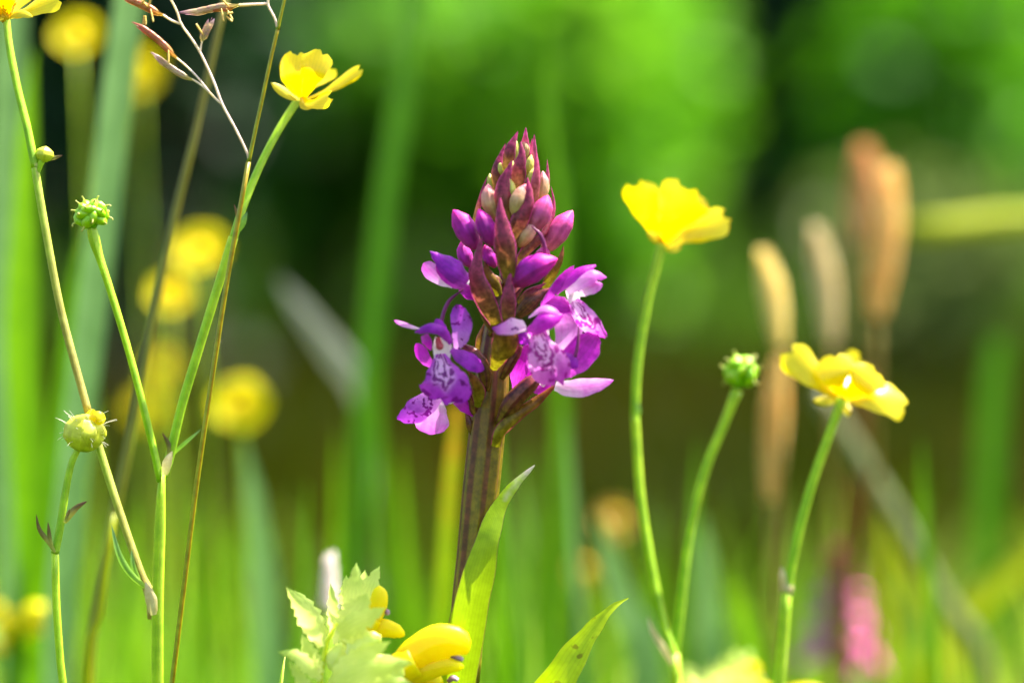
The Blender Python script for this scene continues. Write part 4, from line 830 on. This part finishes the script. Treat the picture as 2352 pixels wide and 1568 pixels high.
# ------------------------------------------------------------------ buttercups and other flowers out of focus
def bg_buttercup(label, px, py, y, dia, tilt, mat='bpetal_far', group=None, openn=.75):
    c = at(px, py, y); root = thing('buttercup_plant', label, 'buttercup', (c.x, c.y, 0), group)
    v, f, u = tube_data([Vector((c.x+.004, c.y, -.012)), Vector((c.x+.003, c.y+.004, c.z*.5)), c-Vector((0, 0, .001))], [(0, .0007), (1, .0004)], nseg=6, n=12); mesh_obj('stem', v, f, 'bstem', root, u)
    ax = Vector(tilt).normalized(); q = Vector((0, 0, 1)).rotation_difference(ax)
    v, f, u = tube_data([c-ax*.001, c+ax*.001, c+ax*.0028], [(0, .0012), (.5, .0024), (1, .001)], nseg=8, n=6); fl = mesh_obj('flower', v, f, 'bstamen', root, u)
    for i in range(5):
        a = i*1.2566+px; d = q @ Vector((math.cos(a), math.sin(a), 0)); r = dia*.5
        V, F, UV = ribbon_data([c, c+d*r*.6+ax*r*(1-openn)*.3, c+d*r+ax*r*(1-openn)], r*1.15, N=ax, cup=-.4, nu=6, nv=8, shape=ROUND); mesh_obj('petal', V, F, mat, fl, UV)
M['opetal'] = sheet('withered_petal', (176, 130, 40), (186, 150, 60), trans=.3, rough=.5)
for a in [
 ('blurred buttercup flower above the dark gap between the two blue-green leaves', 178, 86, .22, .014, (0, -1, .6)),
 ('dim blurred buttercup flower below the reddish spikelets', 315, 170, .34, .0155, (.1, -1, .4)),
 ('bright blurred buttercup flower between the leaning stalk and the buttercup branch', 462, 578, .21, .016, (-.1, -1, .8)),
 ('blurred buttercup flower crossed by the leaning tan stalk', 392, 678, .22, .013, (.1, -1, .6)),
 ('dim blurred buttercup flower left of the thin flowering grass stalk', 375, 845, .40, .011, (.1, -1, .5)),
 ('dim blurred buttercup flower behind the seed head branch', 338, 940, .40, .013, (.1, -1, .5)),
 ('large bright blurred buttercup flower right of the thin flowering grass stalk', 553, 932, .22, .0165, (.05, -1, .5)),
 ]: bg_buttercup(*a)
bg_buttercup('blurred orange-yellow flower beside the cupped buttercup stem', 1412, 1195, .30, .0115, (0, -1, .6), 'opetal')
bg_buttercup('smaller blurred orange flower above the spotted orchid leaf', 1335, 1310, .30, .008, (0, -1, .4), 'opetal')
# second orchid far behind
def bg_orchid(px, py, y):
    c = at(px, py, y); root = thing('orchid_plant', 'blurred pink and purple orchid low among the grass behind the flat buttercup', 'orchid', (c.x, c.y, 0))
    v, f, u = tube_data([Vector((c.x, c.y, -.012)), Vector((c.x, c.y, c.z*.6)), c], [(0, .003), (1, .0016)], nseg=10, n=14); mesh_obj('stem', v, f, 'ostem', root, u)
    for i in range(42):
        t = i/41; a = i*2.4; d = Vector((math.cos(a), math.sin(a), 0)); p = Vector((c.x, c.y, c.z-.034+.034*t)); l = .0155*(1-.72*t)
        V, F, UV = ribbon_data([p, p+d*l*.6+Vector((0, 0, .002)), p+d*l+Vector((0, 0, -.003+.006*t))], .0105*(1-.5*t), N=d+Vector((0, 0, .8)), cup=.4, nu=4, nv=8, shape=PET)
        mesh_obj('petal' if t < .7 else 'bract', V, F, ('sepal' if math.cos(a) < 0 else 'bud_pink') if t < .7 else 'bract', root, UV)
bg_orchid(1930, 1270, .26)
# pale bud head behind the rattle
c = at(757, 1285, .075); root = thing('pale_flower_head', 'blurred white-pink flower head rising behind the yellow rattle', 'flower', (c.x, c.y, 0))
M['pale'] = sheet('pale_floret', (250, 236, 226), (252, 244, 240), trans=.5, rough=.5)
v, f, u = tube_data([Vector((c.x, c.y, -.012)), Vector((c.x+.001, c.y, c.z*.5)), c-Vector((0, 0, .01))], .0009, nseg=6, n=8); mesh_obj('stem', v, f, 'bstem', root, u)
for i in range(30):
    a = i*2.4; p = c-Vector((0, 0, .0125))+Vector((0, 0, .0125*i/29)); d = Vector((math.cos(a), math.sin(a), .8)).normalized()*.0028*(1.1-.6*i/29)
    v, f, u = tube_data([p, p+d*.6, p+d+Vector((0, 0, .001))], [(0, .0004), (.5, .0008), (1, .0002)], nseg=6, n=5); mesh_obj('floret', v, f, 'pale', root, u)
